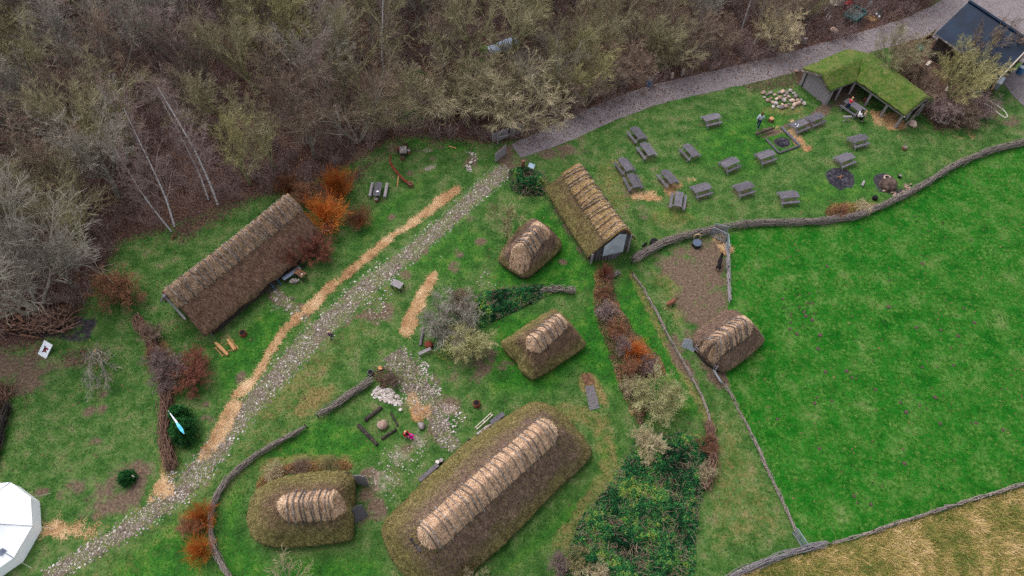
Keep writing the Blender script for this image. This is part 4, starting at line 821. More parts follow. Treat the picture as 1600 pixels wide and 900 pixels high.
# undergrowth of thin shoots (uncountable)
S = []
up = scatter(3000, lambda q: (sdist(q, FEDGE) > -.6) * np.where(np.abs(q[:, 0]) < 60, 1, 0), (-60, 45, 26, 72))
for x, y in up:
    hh = random.uniform(.6, 2.2)
    for k in range(random.randint(7, 13)):
        a = random.uniform(0, 6.28); q = random.uniform(.1, .9); p = Vector((x + random.uniform(-.3, .3), y + random.uniform(-.3, .3), 0)); d = Vector((math.cos(a) * q, math.sin(a) * q, 1)).normalized()
        for _ in range(3):
            p2 = p + d * hh / 3; S.append((*p, *p2, .012, .010)); 
            for _k in range(2): t = p2 + Vector((random.gauss(0, .2), random.gauss(0, .2), random.uniform(0, .35))); S.append((*p2, *t, .008, .006))
            p = p2; d = (d + Vector((random.gauss(0, .15), random.gauss(0, .15), 0))).normalized()
tag(link('undergrowth', segs_mesh('ug', S, 3), 'twig_birch'), 'tangle of thin brown shoots on the woodland floor', 'undergrowth', kind='stuff')
# birches with visible white trunks: base pixel, top pixel (at height)
def birch(px, py, tx, ty, h, label, var='b1', bare=False, w=None):
    b = G(px, py); t = G(tx, ty, h); d = t - b; r = put_tree('birch_tree', var, b, label, 'birch', 'bark_birch', 'twig_birch', None, None, 0)
    z = d.normalized(); M = Vector((0, 0, 1)).rotation_difference(z).to_matrix().to_4x4() @ Matrix.Rotation(random.uniform(0, 6.28), 4, 'Z'); r.rotation_mode = 'XYZ'; r.rotation_euler = M.to_euler(); s = d.length / 12; ww = w or s * .72; r.scale = (ww, ww, s); return r
birch(341, 320, 252, 128, 11, 'white birch with trunk base nearest the end of the long thatched roof')
birch(326, 312, 262, 150, 9.5, 'thin grey birch standing just behind the birch nearest the long thatched roof', 'b2')
birch(273, 354, 205, 165, 10, 'straight white birch in the middle of the three at the grass edge', 'b2')
birch(268, 362, 178, 235, 7.5, 'strongly leaning curved birch, leftmost of the white trunks at the grass edge')
birch(601, 122, 590, -28, 10, 'tall forked white birch deep in the woodland at the top centre', 'b2')
birch(1158, 50, 1185, -60, 9, 'white birch trunk beside the gravel road at the top right', 'b1')
birch(232, 246, 158, 130, 8.5, 'slender pale birch inside the woodland, up left from the longhouse', 'b2')
B = MB(); a, t = G(533, 214), G(524, 164, 4); c = a.copy(); r = thing('tree_snag', 'bare white broken birch stump standing at the woodland edge', 'snag', a); B.tube([(0, 0, 0), ((t - a) * .5 + Vector((.1, 0, 0))), t - a], [.13, .1, .05], 7); B.obj('trunk', 'bark_birch', r)
# named shrubs: px, py, height, width, variant, bark, twig, label, category
SH = [
 (694, 186, 5.0, 7.4, 'm1', 'bark_grey', 'twig_tan2', 'round olive bush at the wood edge left of the plank gate', 'bush'),
 (800, 196, 5.2, 8.2, 'm2', 'bark_grey', 'twig_tan2', 'large round pale twigged bush right behind the plank gate', 'bush'),
 (745, 176, 4.8, 6.8, 'm3', 'bark_grey', 'twig_olive', 'round bush between two others just below the blue tarp', 'bush'),
 (905, 152, 4.8, 6.6, 'm1', 'bark_olive', 'twig_yellow', 'yellow green bush beside the road nearest the pink stone post', 'bush'),
 (968, 132, 4.0, 4.8, 'm2', 'bark_grey', 'twig_brown', 'brown bush beside the road left of the blue bin', 'bush'),
 (1030, 110, 4.4, 5.8, 'm3', 'bark_olive', 'twig_olive', 'olive bush beside the road right above the blue bin', 'bush'),
 (1110, 92, 3.6, 4.4, 'm1', 'bark_grey', 'twig_brown', 'brown bush beside the road between the blue bin and birch', 'bush'),
 (1200, 74, 3.8, 4.6, 'm2', 'bark_grey', 'twig_tan', 'tan bush beside the road right of the leaning birch', 'bush'),
 (512, 350, 2.2, 2.8, 'w1', 'twig_orange', 'twig_orange', 'bright orange willow bush, nearest the long thatched roof', 'bush'),
 (533, 306, 2.4, 2.4, 'w2', 'twig_orange', 'twig_orange', 'bright orange willow bush, topmost of the orange group', 'bush'),
 (563, 352, 1.5, 1.9, 'w1', 'twig_orange', 'twig_rust', 'small round rust orange bush standing alone on the grass', 'bush'),
 (452, 300, 1.6, 2.0, 'w2', 'twig_orange', 'twig_rust', 'low orange brown shoots above the longhouse ridge end', 'bush'),
 (480, 312, 1.8, 2.2, 's3', 'twig_red', 'twig_rust', 'brown shrub among the orange willows by the longhouse', 'bush'),
 (500, 398, 2.2, 2.6, 's1', 'twig_red', 'twig_red', 'dark red shrub at the right corner of the longhouse', 'bush'),
 (455, 412, 2.2, 2.0, 's2', 'twig_red', 'twig_red', 'dark red shrub against the middle of the longhouse front', 'bush'),
 (200, 466, 2.3, 3.4, 's3', 'twig_red', 'twig_rust', 'round reddish brown shrub left of the longhouse', 'bush'),
 (246, 526, 1.3, 1.6, 's1', 'twig_brown', 'twig_brown', 'low dark brown shrub below the longhouse left gable', 'bush'),
 (264, 585, 1.9, 3.0, 's2', 'twig_red', 'twig_birch', 'wide reddish shrub growing over the dead hedge', 'bush'),
 (308, 594, 1.8, 3.2, 's3', 'twig_red', 'twig_red', 'dark red round shrub right of the dead hedge', 'bush'),
 (256, 562, 1.3, 1.8, 's1', 'twig_rust', 'twig_rust', 'small rusty shrub at the upper part of the dead hedge', 'bush'),
 (702, 510, 2.8, 4.0, 's1', 'bark_grey', 'twig_grey', 'large grey bush in the middle of the village by the brambles', 'bush'),
 (738, 548, 2.4, 3.2, 's2', 'bark_pale', 'twig_pale', 'yellow green bush just below the large grey bush', 'bush'),
 (722, 480, 1.9, 2.2, 's3', 'bark_grey', 'twig_brown', 'small brown bush behind the large grey bush', 'bush'),
 (1025, 640, 2.4, 3.5, 's1', 'bark_pale', 'twig_pale', 'light yellow green bush below the rusty hedge strip', 'bush'),
 (1006, 700, 1.8, 2.2, 's2', 'bark_grey', 'twig_tan', 'pale tan bush at the top of the large bramble thicket', 'bush'),
 (985, 612, 1.5, 1.8, 's3', 'bark_grey', 'twig_tan', 'small pale bush at the lower end of the rusty hedge', 'bush'),
 (944, 432, 1.1, 1.2, 'w1', 'twig_red', 'twig_red', 'dark red tuft at the top end of the rusty hedge', 'bush'),
 (943, 462, 1.0, 1.3, 's2', 'twig_orange', 'twig_rust', 'rusty orange shrub second from the top of the hedge strip', 'bush'),
 (948, 492, 1.2, 1.7, 's3', 'twig_brown', 'twig_birch', 'purplish brown shrub third from the top of the hedge strip', 'bush'),
 (960, 520, 1.1, 1.5, 's1', 'twig_orange', 'twig_rust', 'orange brown shrub fourth from the top of the hedge strip', 'bush'),
 (970, 545, 1.1, 1.4, 's2', 'twig_red', 'twig_birch', 'purplish shrub fifth from the top of the hedge strip', 'bush'),
 (992, 558, 1.2, 1.5, 'w2', 'twig_orange', 'twig_orange', 'orange shoots on the right side of the hedge strip', 'bush'),
 (980, 580, 1.1, 1.5, 's3', 'twig_red', 'twig_rust', 'rusty shrub next to the lowest pale bush of the hedge', 'bush'),
 (1012, 575, 1.0, 1.4, 's1', 'bark_grey', 'twig_birch', 'small grey purple shrub right of the orange shoots', 'bush'),
 (452, 925, 3.4, 3.4, 't1', 'bark_grey', 'twig_tan', 'pale bare sapling at the bottom edge below the rounded house', 'bush'),
 (742, 925, 2.4, 2.2, 's3', 'bark_grey', 'twig_tan', 'pale bare shrub at the bottom edge against the largest house', 'bush'),
 (905, 880, 1.4, 1.6, 's1', 'bark_olive', 'twig_yellow', 'small yellow twigged shrub at the lower left of the large brambles', 'bush'),
 (925, 900, 1.4, 1.8, 's2', 'bark_grey', 'twig_tan', 'small tan shrub at the bottom edge beside the large brambles', 'bush'),
 (875, 888, 1.2, 1.4, 's3', 'twig_brown', 'twig_birch', 'purple brown shrub at the lowest left tip of the brambles', 'bush'),
 (1392, 118, 3.8, 4.6, 'm1', 'bark_olive', 'twig_olive', 'olive bush above the far corner of the sod roof shelter', 'bush'),
 (1482, 152, 4.6, 5.4, 'm2', 'bark_olive', 'twig_yellow', 'tall olive tree in front of the black roof', 'tree'),
 (1530, 120, 4.6, 5.2, 'm3', 'bark_grey', 'twig_brown', 'brown twigged tree whose crown crosses the black roof', 'tree'),
 (1440, 160, 2.4, 3.0, 's1', 'twig_brown', 'twig_brown', 'dark brown shrub just behind the shelter roof', 'bush'),
 (1468, 186, 2.0, 3.0, 's2', 'twig_brown', 'twig_birch', 'brown shrub right of the sod roof end, nearest the stones', 'bush'),
 (1498, 194, 2.0, 3.0, 's3', 'twig_brown', 'twig_brown', 'low dark shrub left of the white hose', 'bush'),
 (1522, 176, 2.0, 2.6, 's1', 'twig_rust', 'twig_birch', 'brown shrub where the white hose begins', 'bush'),
 (1420, 128, 2.2, 2.6, 's2', 'twig_brown', 'twig_brown', 'brown shrub between the sod roof and the teal barrow', 'bush'),
 (318, 812, 1.2, 1.5, 'w1', 'twig_orange', 'twig_orange', 'orange shoots against the curved fence, upper of two', 'bush'),
 (318, 866, 1.3, 1.5, 'w2', 'twig_orange', 'twig_orange', 'orange shoots against the curved fence, lower of two', 'bush'),
 (300, 825, 1.0, 1.6, 's3', 'twig_red', 'twig_rust', 'rusty twigs between the path and the curved fence', 'bush'),
 (1106, 700, 1.0, 1.3, 's1', 'bark_grey', 'twig_rust', 'brown dead shrub at the right top of the large brambles', 'bush'),
 (1100, 745, 1.0, 1.3, 's2', 'bark_grey', 'twig_tan', 'pale dead shrub midway down the right edge of the brambles', 'bush'),
 (612, 596, .9, 1.2, 's3', 'twig_brown', 'twig_brown', 'low brown shrub at the end of the short brush fence', 'bush'),
 (1345, 330, .8, 1.4, 's1', 'twig_brown', 'twig_tan', 'low dry weeds against the fence below the fire rings', 'weeds'),
 (1310, 335, .8, 1.4, 's2', 'twig_brown', 'twig_rust', 'low brown weeds against the fence, left of the other weeds', 'weeds'),
 (430, 736, .4, 1.0, 'w1', 'twig_rust', 'twig_tan', 'dry weeds along the rounded house, left clump', 'weeds'), (470, 730, .4, 1.1, 'w2', 'twig_rust', 'twig_brown', 'dry weeds along the rounded house, middle clump', 'weeds'), (515, 728, .4, 1.0, 'w1', 'twig_olive', 'twig_yellow', 'dry weeds along the rounded house, right clump', 'weeds'),
]
for (px, py, h, w, var, bk, tg_, lab, cat) in SH:
    var = var.replace('m', 'q'); h0 = TREES[var][1]; k = .95 if var[0] in 'swt' else 1.1
    put_tree('bush' if cat != 'tree' else 'bare_tree', var, G(px, py), lab, cat, bk, tg_, h * k, w * k * (.82 if var[0] in 'swt' else .8), trunk='stems' if cat != 'tree' else 'trunk', crown='twigs' if cat != 'tree' else 'crown')
put_tree('small_tree', 'k1', G(791, 370), 'small yellow green twigged tree beside the small round-cornered hut', 'tree', 'bark_pale', 'twig_pale', 4.4, 4.6)
r = put_tree('fallen_branch', 't2', G(152, 550), 'grey leafless branch lying on the grass near the picture board', 'branch', 'bark_grey', 'twig_grey', 3.4, 2.4, trunk='stem', crown='twigs'); r.rotation_euler = (R(75), 0, R(28)); r.location.z = .3
# ---- leafy brambles and evergreens
def thicket(name, label, cat, poly_px, h, n, mat, under, size=(.07, .14)):
    poly = GA(poly_px); c = poly.mean(0); r = thing(name, label, cat, (c[0], c[1], 0)); x0, y0 = poly[:, 0].min(), poly[:, 1].min(); x1, y1 = poly[:, 0].max(), poly[:, 1].max()
    def H_(q): d = sdist(q, poly); return np.array([h * (.62 + .75 * n3(x * .7, y * .7, 3) + .25 * n3(x * 2.2, y * 2.2, 3)) for x, y in q]) * sstep(d, -.25, .8)
    P = scatter(n, lambda q: (sdist(q, poly) + .25 * np.array([n3(x * 1.1, y * 1.1, 6) for x, y in q]) > -.1) * 1.0, (x0, x1, y0, y1)); hh = H_(P); z = hh * (.45 + .62 * NP.uniform(0, 1, n) ** .6) + .03
    # leaf quads with random tilt
    l = NP.uniform(size[0], size[1], n); nrm = NP.normal(0, .55, (n, 3)); nrm[:, 2] += 1; nrm /= np.linalg.norm(nrm, axis=1)[:, None]; a = np.cross(nrm, NP.normal(0, 1, (n, 3))); a /= np.linalg.norm(a, axis=1)[:, None]; b = np.cross(nrm, a)
    p = np.stack([P[:, 0] - c[0], P[:, 1] - c[1], z], 1); V = np.stack([p - a * l[:, None] * .5, p + b * l[:, None] * .38 + nrm * .01, p + a * l[:, None] * .5, p - b * l[:, None] * .38 + nrm * .01], 1)
    me = np_mesh('leaves', V.reshape(-1, 3), np.arange(4 * n).reshape(n, 4)); cl = np.array([.45 + .8 * n3(x * .5, y * .5, 8) + .5 * n3(x * 2.6, y * 2.6, 1) for x, y in P]); add_attr(me, 'cv', np.repeat(np.clip(cl + NP.normal(0, .2, n), 0, 1), 4)); link('leaves', me, mat, r)
    m = max(60, n // 14); Q = scatter(m, lambda q: (sdist(q, poly) > 0) * 1.0, (x0, x1, y0, y1)); hq = H_(Q); S = []
    for (x, y), z in zip(Q, hq):
        p = Vector((x - c[0], y - c[1], 0)); d = Vector((random.gauss(0, .5), random.gauss(0, .5), 1)).normalized()
        for k in range(4): p2 = p + d * (z + .12) / 3; S.append((*p, *p2, .012, .010)); d = (d + Vector((random.gauss(0, .35), random.gauss(0, .35), -.35))).normalized(); p = p2
    link('stems', segs_mesh('stems', S, 3), under, r); return r
thicket('bramble_thicket', 'large dark green bramble thicket at the bottom, right of the largest house', 'brambles', [(1000, 682), (1060, 676), (1104, 684), (1108, 730), (1090, 790), (1085, 860), (1085, 960), (890, 960), (872, 895), (895, 850), (905, 815), (938, 780), (965, 742), (985, 705)], 1.15, 52000, 'bramble_leaf', 'twig_brown')
thicket('bramble_thicket', 'green bramble patch between the two small thatched huts', 'brambles', [(733, 478), (755, 458), (800, 452), (846, 445), (862, 458), (830, 474), (790, 492), (752, 512), (738, 500)], 1.0, 11000, 'bramble_leaf', 'twig_brown')
thicket('bramble_thicket', 'green leafy patch above the mossy gable house, beside the path top', 'brambles', [(795, 268), (818, 262), (848, 275), (858, 292), (848, 304), (820, 306), (800, 296)], 1.3, 7500, 'bramble_leaf', 'twig_brown')
thicket('bramble_thicket', 'small dark green patch at the foot of the large grey bush', 'brambles', [(678, 532), (700, 528), (716, 545), (705, 562), (682, 556)], .8, 2600, 'bramble_leaf', 'twig_brown')
thicket('bramble_thicket', 'dark green scrub at the wood edge above the village lawn', 'brambles', [(620, 178), (650, 172), (664, 188), (640, 198), (622, 192)], .9, 2600, 'bramble_leaf', 'twig_brown')
thicket('bramble_thicket', 'dark green undergrowth clump deep in the wood beside the forked birch', 'brambles', [(630, 118), (660, 112), (672, 126), (648, 136), (630, 132)], 1.4, 2600, 'yew_leaf', 'twig_red')
thicket('twig_hedge', 'strip of dead rusty undergrowth forming the hedge right of the huts', 'hedge', [(932, 422), (952, 418), (962, 470), (990, 520), (1030, 560), (1040, 585), (1000, 600), (1010, 640), (1000, 665), (985, 640), (965, 590), (945, 530), (928, 480)], .75, 9000, 'rust_leaf', 'twig_rust', (.05, .11))
thicket('weed_patch', 'brownish green weeds growing along the rounded house', 'weeds', [(404, 752), (430, 732), (480, 720), (540, 722), (550, 730), (520, 732), (470, 736), (428, 745), (400, 764)], .45, 4200, 'dead_leaf', 'twig_rust', (.05, .1))
thicket('weed_patch', 'dry weeds beside the fence below the fire ring ruin', 'weeds', [(1290, 336), (1300, 318), (1350, 318), (1380, 322), (1345, 338), (1300, 345)], .4, 3000, 'dead_leaf', 'twig_rust', (.05, .1))
thicket('weed_patch', 'green and yellow shoots on the right of the rusty hedge', 'weeds', [(975, 505), (1000, 540), (1030, 575), (1020, 590), (990, 560), (965, 520)], .5, 2400, 'sod_blades', 'twig_rust', (.05, .1))
def evergreen(name, label, px, py, rad, h, n, lean=0):
    c = G(px, py); r = thing(name, label, 'evergreen', c); S = []; V = []; cv = []
    for k in range(n):
        a = random.uniform(0, 6.28); f = random.random(); z0 = h * f * .9; L = rad * (1 - f * .75) * random.uniform(.75, 1.1); d = Vector((math.cos(a), math.sin(a), random.uniform(.0, .35))); p0 = Vector((0, 0, z0)); p1 = p0 + d * L; S.append((*p0, *p1, .015, .006)); tone = random.random()
        for m in range(18):
            t = random.uniform(.25, 1.0); q = p0.lerp(p1, t) + Vector((random.gauss(0, .05), random.gauss(0, .05), random.gauss(0, .04))); e = (d + Vector((random.gauss(0, .6), random.gauss(0, .6), random.gauss(.1, .3)))).normalized(); sd_ = e.cross(Vector((random.gauss(0, 1), random.gauss(0, 1), 1))).normalized() * .022; l = random.uniform(.1, .2)
            V += [q - sd_, q + sd_, q + e * l + sd_ * .4, q + e * l - sd_ * .4]; cv += [min(1, max(0, tone + random.gauss(0, .2)))] * 4
    B = MB(); B.tube([(0, 0, 0), (0, 0, h * .95)], [.05, .01], 6); B.obj('trunk', 'dark_wood', r); link('branches', segs_mesh('b', S, 3), 'dark_wood', r)
    me = np_mesh('needles', [tuple(v) for v in V], np.arange(len(V)).reshape(-1, 4)); add_attr(me, 'cv', cv); link('needles', me, 'yew_leaf', r); return r
evergreen('yew_bush', 'dark green evergreen bush beside the blue and white banner', 293, 678, 1.15, 1.9, 420)
evergreen('yew_bush', 'upper dark green evergreen behind the banner pole, against the dead hedge', 283, 652, .85, 1.4, 260)
evergreen('young_fir', 'small round dark green fir standing alone on bare soil at lower left', 202, 750, .62, 1.0, 220)
B = MB(); q = G(208, 744, .85); B.ball((0, 0, 0), (.07, .05, .16), 6, 4, .1); tag(B.obj('white_tag', 'pale_stone', None, loc=q), 'small white tag caught in the lone fir', 'tag')
# ================================================================ FENCES
def brush_fence(name, label, pts, h=.9, wd=.22, dens=16, mat='brush', post=1.6, seglen=(1.6, 3.6), rad=(.016, .05), cat='fence', jit=.08, ragg=.15, posth=1.15, zmin=.05, postmat='dark_wood', pr=.04):
    n = max(30, int(len(pts) * 14)); P = spts(pts, n); L = np.r_[0, np.cumsum(np.linalg.norm(np.diff(P, axis=0), axis=1))]; T = L[-1]; c = Vector(P[n // 2]); c.z = 0; r = thing(name, label, cat, c); S = []
    def at(s):
        s = min(T, max(0, s)); p = np.array([np.interp(s, L, P[:, k]) for k in (0, 1)]); q = np.array([np.interp(min(T, s + .2), L, P[:, k]) for k in (0, 1)]) - np.array([np.interp(max(0, s - .2), L, P[:, k]) for k in (0, 1)]); q /= np.linalg.norm(q) + 1e-9; return p, np.array([-q[1], q[0]])
    for k in range(int(T * dens)):
        s0 = random.uniform(-1, T); l = random.uniform(*seglen); z = zmin + (h - zmin) * random.random() ** .7; o = random.gauss(0, wd * .5); ph = random.uniform(0, 6.28); rr = random.uniform(*rad); prev = None; m = 5
        sl = random.gauss(0, ragg)
        for i in range(m + 1):
            s = s0 + l * i / m
            if s < 0 or s > T: prev = None; continue
            p, nn = at(s); oo = o + wd * .5 * math.sin(ph + s * 2.0) + random.gauss(0, jit * .5); q = (p[0] + nn[0] * oo - c.x, p[1] + nn[1] * oo - c.y, max(.02, z + sl * (i / m - .5) + random.gauss(0, jit * .5)))
            if prev: S.append((*prev, *q, rr * (1 - .1 * i), rr * (.9 - .1 * i)))
            prev = q
    link('woven_branches', segs_mesh('wb', S, 4), mat, r)
    if post:
        k = 0; s = .1
        while s < T and k < 90:
            p, nn = at(s); B = MB(); o = random.choice((-1, 1)) * wd * .3; B.tube([(p[0] + nn[0] * o - c.x, p[1] + nn[1] * o - c.y, 0), (p[0] + nn[0] * o - c.x + random.gauss(0, .03), p[1] + nn[1] * o - c.y + random.gauss(0, .03), h * posth)], pr, 5); B.obj('post', postmat, r); s += post; k += 1
    return r
brush_fence('brush_fence', 'thick grey brush fence along the top of the animal pen', [(986, 414), (1010, 396), (1045, 379), (1085, 368), (1136, 358)], .65, .2, 36, rad=(.012, .032), seglen=(1.8, 4), ragg=.14, jit=.09)
brush_fence('brush_fence', 'long thick grey brush fence between picnic field and bright pasture', [(1132, 359), (1180, 351), (1260, 351), (1330, 344), (1380, 324), (1430, 299), (1480, 266), (1530, 243), (1580, 230), (1640, 218), (1720, 190)], .65, .16, 30, rad=(.012, .036), seglen=(1.8, 4), ragg=.14, jit=.09)
brush_fence('brush_fence', 'short straight brush fence beside the short cobbled path', [(496, 654), (530, 633), (560, 610), (586, 594)], .55, .15, 26, rad=(.012, .035), seglen=(1.6, 4), ragg=.2, jit=.1)
brush_fence('brush_fence', 'curved grey brush fence enclosing the rounded house at lower left', [(482, 668), (450, 686), (410, 708), (380, 729), (350, 759), (333, 792), (330, 826), (337, 860), (352, 890), (375, 925)], .5, .1, 20, rad=(.012, .035), seglen=(1.6, 4), ragg=.2, jit=.1)
brush_fence('dead_hedge', 'brown dead hedge of piled twigs left of the longhouse', [(213, 498), (235, 528), (250, 558), (262, 600), (261, 650), (263, 700), (270, 738)], .6, .3, 34, 'brush_brown', post=2.2, jit=.16, ragg=.35, cat='hedge')
brush_fence('brush_fence', 'pale brush fence at the bottom, where pasture and dry meadow meet', [(1120, 912), (1160, 892), (1215, 872), (1250, 860), (1290, 851)], .5, .13, 20, 'grey_wood', rad=(.012, .03), seglen=(2, 4))
brush_fence('low_fence', 'thin low brush fence along the bottom of the bright pasture', [(1292, 851), (1350, 836), (1400, 818), (1450, 802), (1530, 778), (1600, 757), (1700, 727)], .4, .06, 6, 'brush', post=1.5)
brush_fence('low_fence', 'thin low woven fence along the left side of the animal pen', [(987, 426), (1008, 458), (1038, 515), (1062, 560), (1090, 608), (1110, 655), (1114, 700), (1104, 742)], .3, .05, 5, 'brush', post=1.4, pr=.03)
brush_fence('low_fence', 'thin low fence from the pasture hut down to the bottom corner', [(1130, 598), (1150, 635), (1172, 676), (1210, 760), (1250, 846)], .3, .04, 4, 'brush', post=1.4, pr=.035)
brush_fence('low_fence', 'thin straight fence on the right of the muddy animal pen', [(1134, 380), (1137, 420), (1138, 478)], .6, .07, 9, 'grey_wood', post=1.3)
brush_fence('dead_hedge', 'dead brush piled at the right edge of the large brambles', [(1104, 655), (1112, 690), (1110, 725), (1100, 770)], .5, .3, 20, 'brush_brown', post=0, jit=.15, ragg=.3, cat='hedge')
brush_fence('woven_hurdle', 'collapsed woven hurdle right of the green bramble patch', [(842, 456), (865, 453), (900, 458)], .5, .25, 26, 'brush', post=.5, jit=.12, ragg=.3, seglen=(.8, 1.8))
brush_fence('branch_pile', 'thin branches heaped at the end of the short brush fence', [(585, 594), (600, 590), (612, 600)], .35, .5, 40, 'brush_brown', post=0, jit=.15, seglen=(.5, 1.4), cat='branches')
brush_fence('branch_pile', 'grey branches sticking out beside the rusty hedge top', [(945, 438), (958, 432), (968, 426)], .5, .12, 26, 'grey_wood', post=0, seglen=(.6, 1.4), cat='branches')
plank_panel('plank_fence', G(769, 222), G(794, 214), 1.1, 7, 'grey_wood', 'grey plank fence left of the village gateway', 'fence')
plank_panel('plank_fence', G(797, 214), G(818, 204), 1.1, 7, 'grey_wood', 'grey plank fence right of the village gateway', 'fence')
plank_panel('plank_gate', G(774, 254), G(791, 240), 1.1, 6, 'grey_wood', 'open grey plank gate standing on the lawn beside the path top', 'gate')
for (a, b, l) in ((( 778, 226), (796, 222), 'light grey rail across the gateway behind the plank gate'),):
    r = thing('gate_rail', l, 'rail', G(*a)); p, q = G(*a), G(*b); B = MB(); B.tube([(0, 0, .0), (0, 0, 1.2)], .07, 6); B.obj('post', 'grey_wood', r); B = MB(); B.beam((0, 0, .9), q - p + Vector((0, 0, .9)), .07, .09); B.beam((0, 0, .5), q - p + Vector((0, 0, 1.0)), .05, .07); B.obj('rail', 'grey_wood', r)
plank_panel('plank_fence', G(1436, 72), G(1456, 57), .9, 6, 'brown_wood', 'brown plank fence panel left of the black roofed building', 'fence')
plank_panel('door_leaf', G(556, 756), G(577, 759), 1.5, 6, 'grey_wood', 'grey plank door leaf, upper of the two at the rounded house', 'door', lean=.1)
plank_panel('door_leaf', G(555, 818), G(576, 806), 1.2, 6, 'table_wood', 'slanting grey slatted gate, lower of the two at the rounded house', 'gate', lean=.45)
plank_panel('hurdle', G(1064, 541), G(1084, 550), .7, 5, 'metal_grey', 'pale grey board panel at the upper end of the pasture hut gate line', 'hurdle', lean=.6)
plank_panel('hurdle', G(1117, 582), G(1128, 600), .7, 5, 'metal_grey', 'pale grey board panel at the lower corner of the pasture hut', 'hurdle', lean=-.5)
r = thing('rail_fence', 'grey pole rail between two pale board panels before the pasture hut', 'fence', G(1100, 565)); c = G(1100, 565)
B = MB(); a, b = G(1084, 549) - c, G(1117, 581) - c; B.tube([a + Vector((0, 0, .75)), b + Vector((0, 0, .75))], .06, 6); B.tube([a + Vector((0, 0, .4)), b + Vector((0, 0, .45))], .05, 6); B.obj('rail', 'grey_wood', r)
for f in (0, .33, .66, 1): B = MB(); p = a.lerp(b, f); B.tube([(p.x, p.y, 0), (p.x, p.y, .95)], .05, 6); B.obj('post', 'grey_wood', r)
# wire hurdles in the pen corner
def mesh_gate(label, a, b, h):
    a, b = G(*a), G(*b); r = thing('wire_hurdle', label, 'hurdle', a); d = b - a; B = MB()
    for z in (.05, h): B.tube([(0, 0, z), d + Vector((0, 0, z))], .03, 5)
    for f in (0, 1): B.tube([d * f, d * f + Vector((0, 0, h))], .03, 5)
    B.obj('frame', 'metal_grey', r); B = MB()
    for k in range(1, 12): B.tube([d * (k / 12) + Vector((0, 0, .05)), d * (k / 12) + Vector((0, 0, h))], .012, 4)
    for k in range(1, 5): B.tube([(0, 0, h * k / 5), d + Vector((0, 0, h * k / 5))], .012, 4)
    B.obj('wires', 'metal_grey', r)
mesh_gate('grey wire hurdle across the top corner of the animal pen', (1110, 368), (1132, 378), 1.1)
mesh_gate('grey wire hurdle on the pasture side of the pen corner', (1133, 378), (1135, 398), 1.1)
mesh_gate('thin wire hurdle set back against the thick pen fence', (1114, 361), (1134, 366), 1.0)
mesh_gate('teal grey wire hurdle at the lowest corner of the pasture', (1238, 832), (1254, 856), 1.0)
brush_fence('dark_log_fence', 'dark log fence with dead branches at the far left edge', [(-12, 745), (2, 700), (12, 660), (20, 632)], .7, .14, 16, 'dark_wood', post=1.2, rad=(.03, .06))
brush_fence('branch_pile', 'tangled dark branches at the far left edge above the log fence', [(-15, 660), (0, 630), (8, 600)], .7, .8, 50, 'brush_brown', post=0, jit=.2, ragg=.5, cat='branches')
# ================================================================ OBJECTS
def picnic(i=0):
    r = thing('picnic_table', 'x', 'picnic table'); B = MB()
    for k in range(4): B.box((0, -.285 + .19 * k, .74), (1.95, .18, .045))
    B.obj('tabletop', 'table_wood', r)
    for s in (-1, 1): B = MB(); B.box((0, s * .68 - .065, .44), (1.95, .12, .045)); B.box((0, s * .68 + .065, .44), (1.95, .12, .045)); B.obj('bench', 'table_wood', r)
    for s in (-1, 1):
        B = MB(); x = s * .68
        B.beam((x, -.75, .0), (x, -.22, .71), .05, .1); B.beam((x, .75, 0), (x, .22, .71), .05, .1); B.beam((x - .05, -.8, .39), (x - .05, .8, .39), .04, .09); B.beam((x - .05, -.38, .69), (x - .05, .38, .69), .04, .07); B.obj('leg_frame', 'grey_wood', r)
    return r
TB = [(1110, 188, 90, -22, 'picnic table standing alone nearest the gravel road'), (994, 212, 55, 65, 'picnic table at the upper left end of the field, above a second one'), (1009, 237, 45, 60, 'picnic table just below the uppermost left one'),
 (975, 261, 45, 60, 'leftmost picnic table, upper of a touching pair'), (988, 286, 40, 80, 'picnic table below the leftmost one, beside the mossy roof'), (1076, 239, 55, 60, 'picnic table midway between the lone one and the straw trail'),
 (1042, 280, 55, 65, 'picnic table directly above the bend of the straw trail'), (1138, 258, 90, -40, 'picnic table in the middle of the field, left of the fire pit table'), (1194, 246, 90, -30, 'picnic table at the lower left of the square fire pit'),
 (1246, 198, 100, -45, 'picnic table with white litter on top, left of a joined pair'), (1271, 188, 100, -40, 'picnic table joined to the one with white litter, on its right'), (1338, 221, 90, -25, 'picnic table standing alone below the open shelter front'),
 (1317, 251, 90, -35, 'picnic table just above the round black fire patch'), (1229, 309, 100, -10, 'small looking picnic table nearest the long brush fence'), (1160, 296, 100, -30, 'picnic table in the lowest row, between its two neighbours'),
 (1094, 298, 100, -30, 'picnic table at the right end of the straw trail'), (1058, 315, -12, 80, 'picnic table turned lengthwise, lowest on the left, below the straw'), (1330, 170, 100, 66, 'picnic table with people at the shelter front')]
p0 = picnic(); tabs = []
for i, (x, y, dx, dy, lab) in enumerate(TB):
    o = p0 if i == 0 else copy_tree(p0); o.location = G(x, y + 4, 0); o.rotation_euler = (0, 0, pxdir(x, y, dx, dy)); o.scale = (.84, .84, .92) if i < 17 else (1, 1, 1); tag(o, lab, 'picnic table', 'picnic tables on the grass field'); tabs.append(o)
def at(px, py, z=0): return G(px, py, z)
B = MB()
for dx, dy in ((-.5, .1), (-.35, -.1), (-.55, -.2)): B.box((dx, dy, .01), (.12, .08, .02), rz=dx * 7)
o = B.obj('paper_litter', 'board_white'); o.location = tabs[9].location + Vector((0, 0, .775)); o.rotation_euler = tabs[9].rotation_euler; tag(o, 'white paper scraps lying on a picnic table by the fire pit', 'litter', kind='stuff')
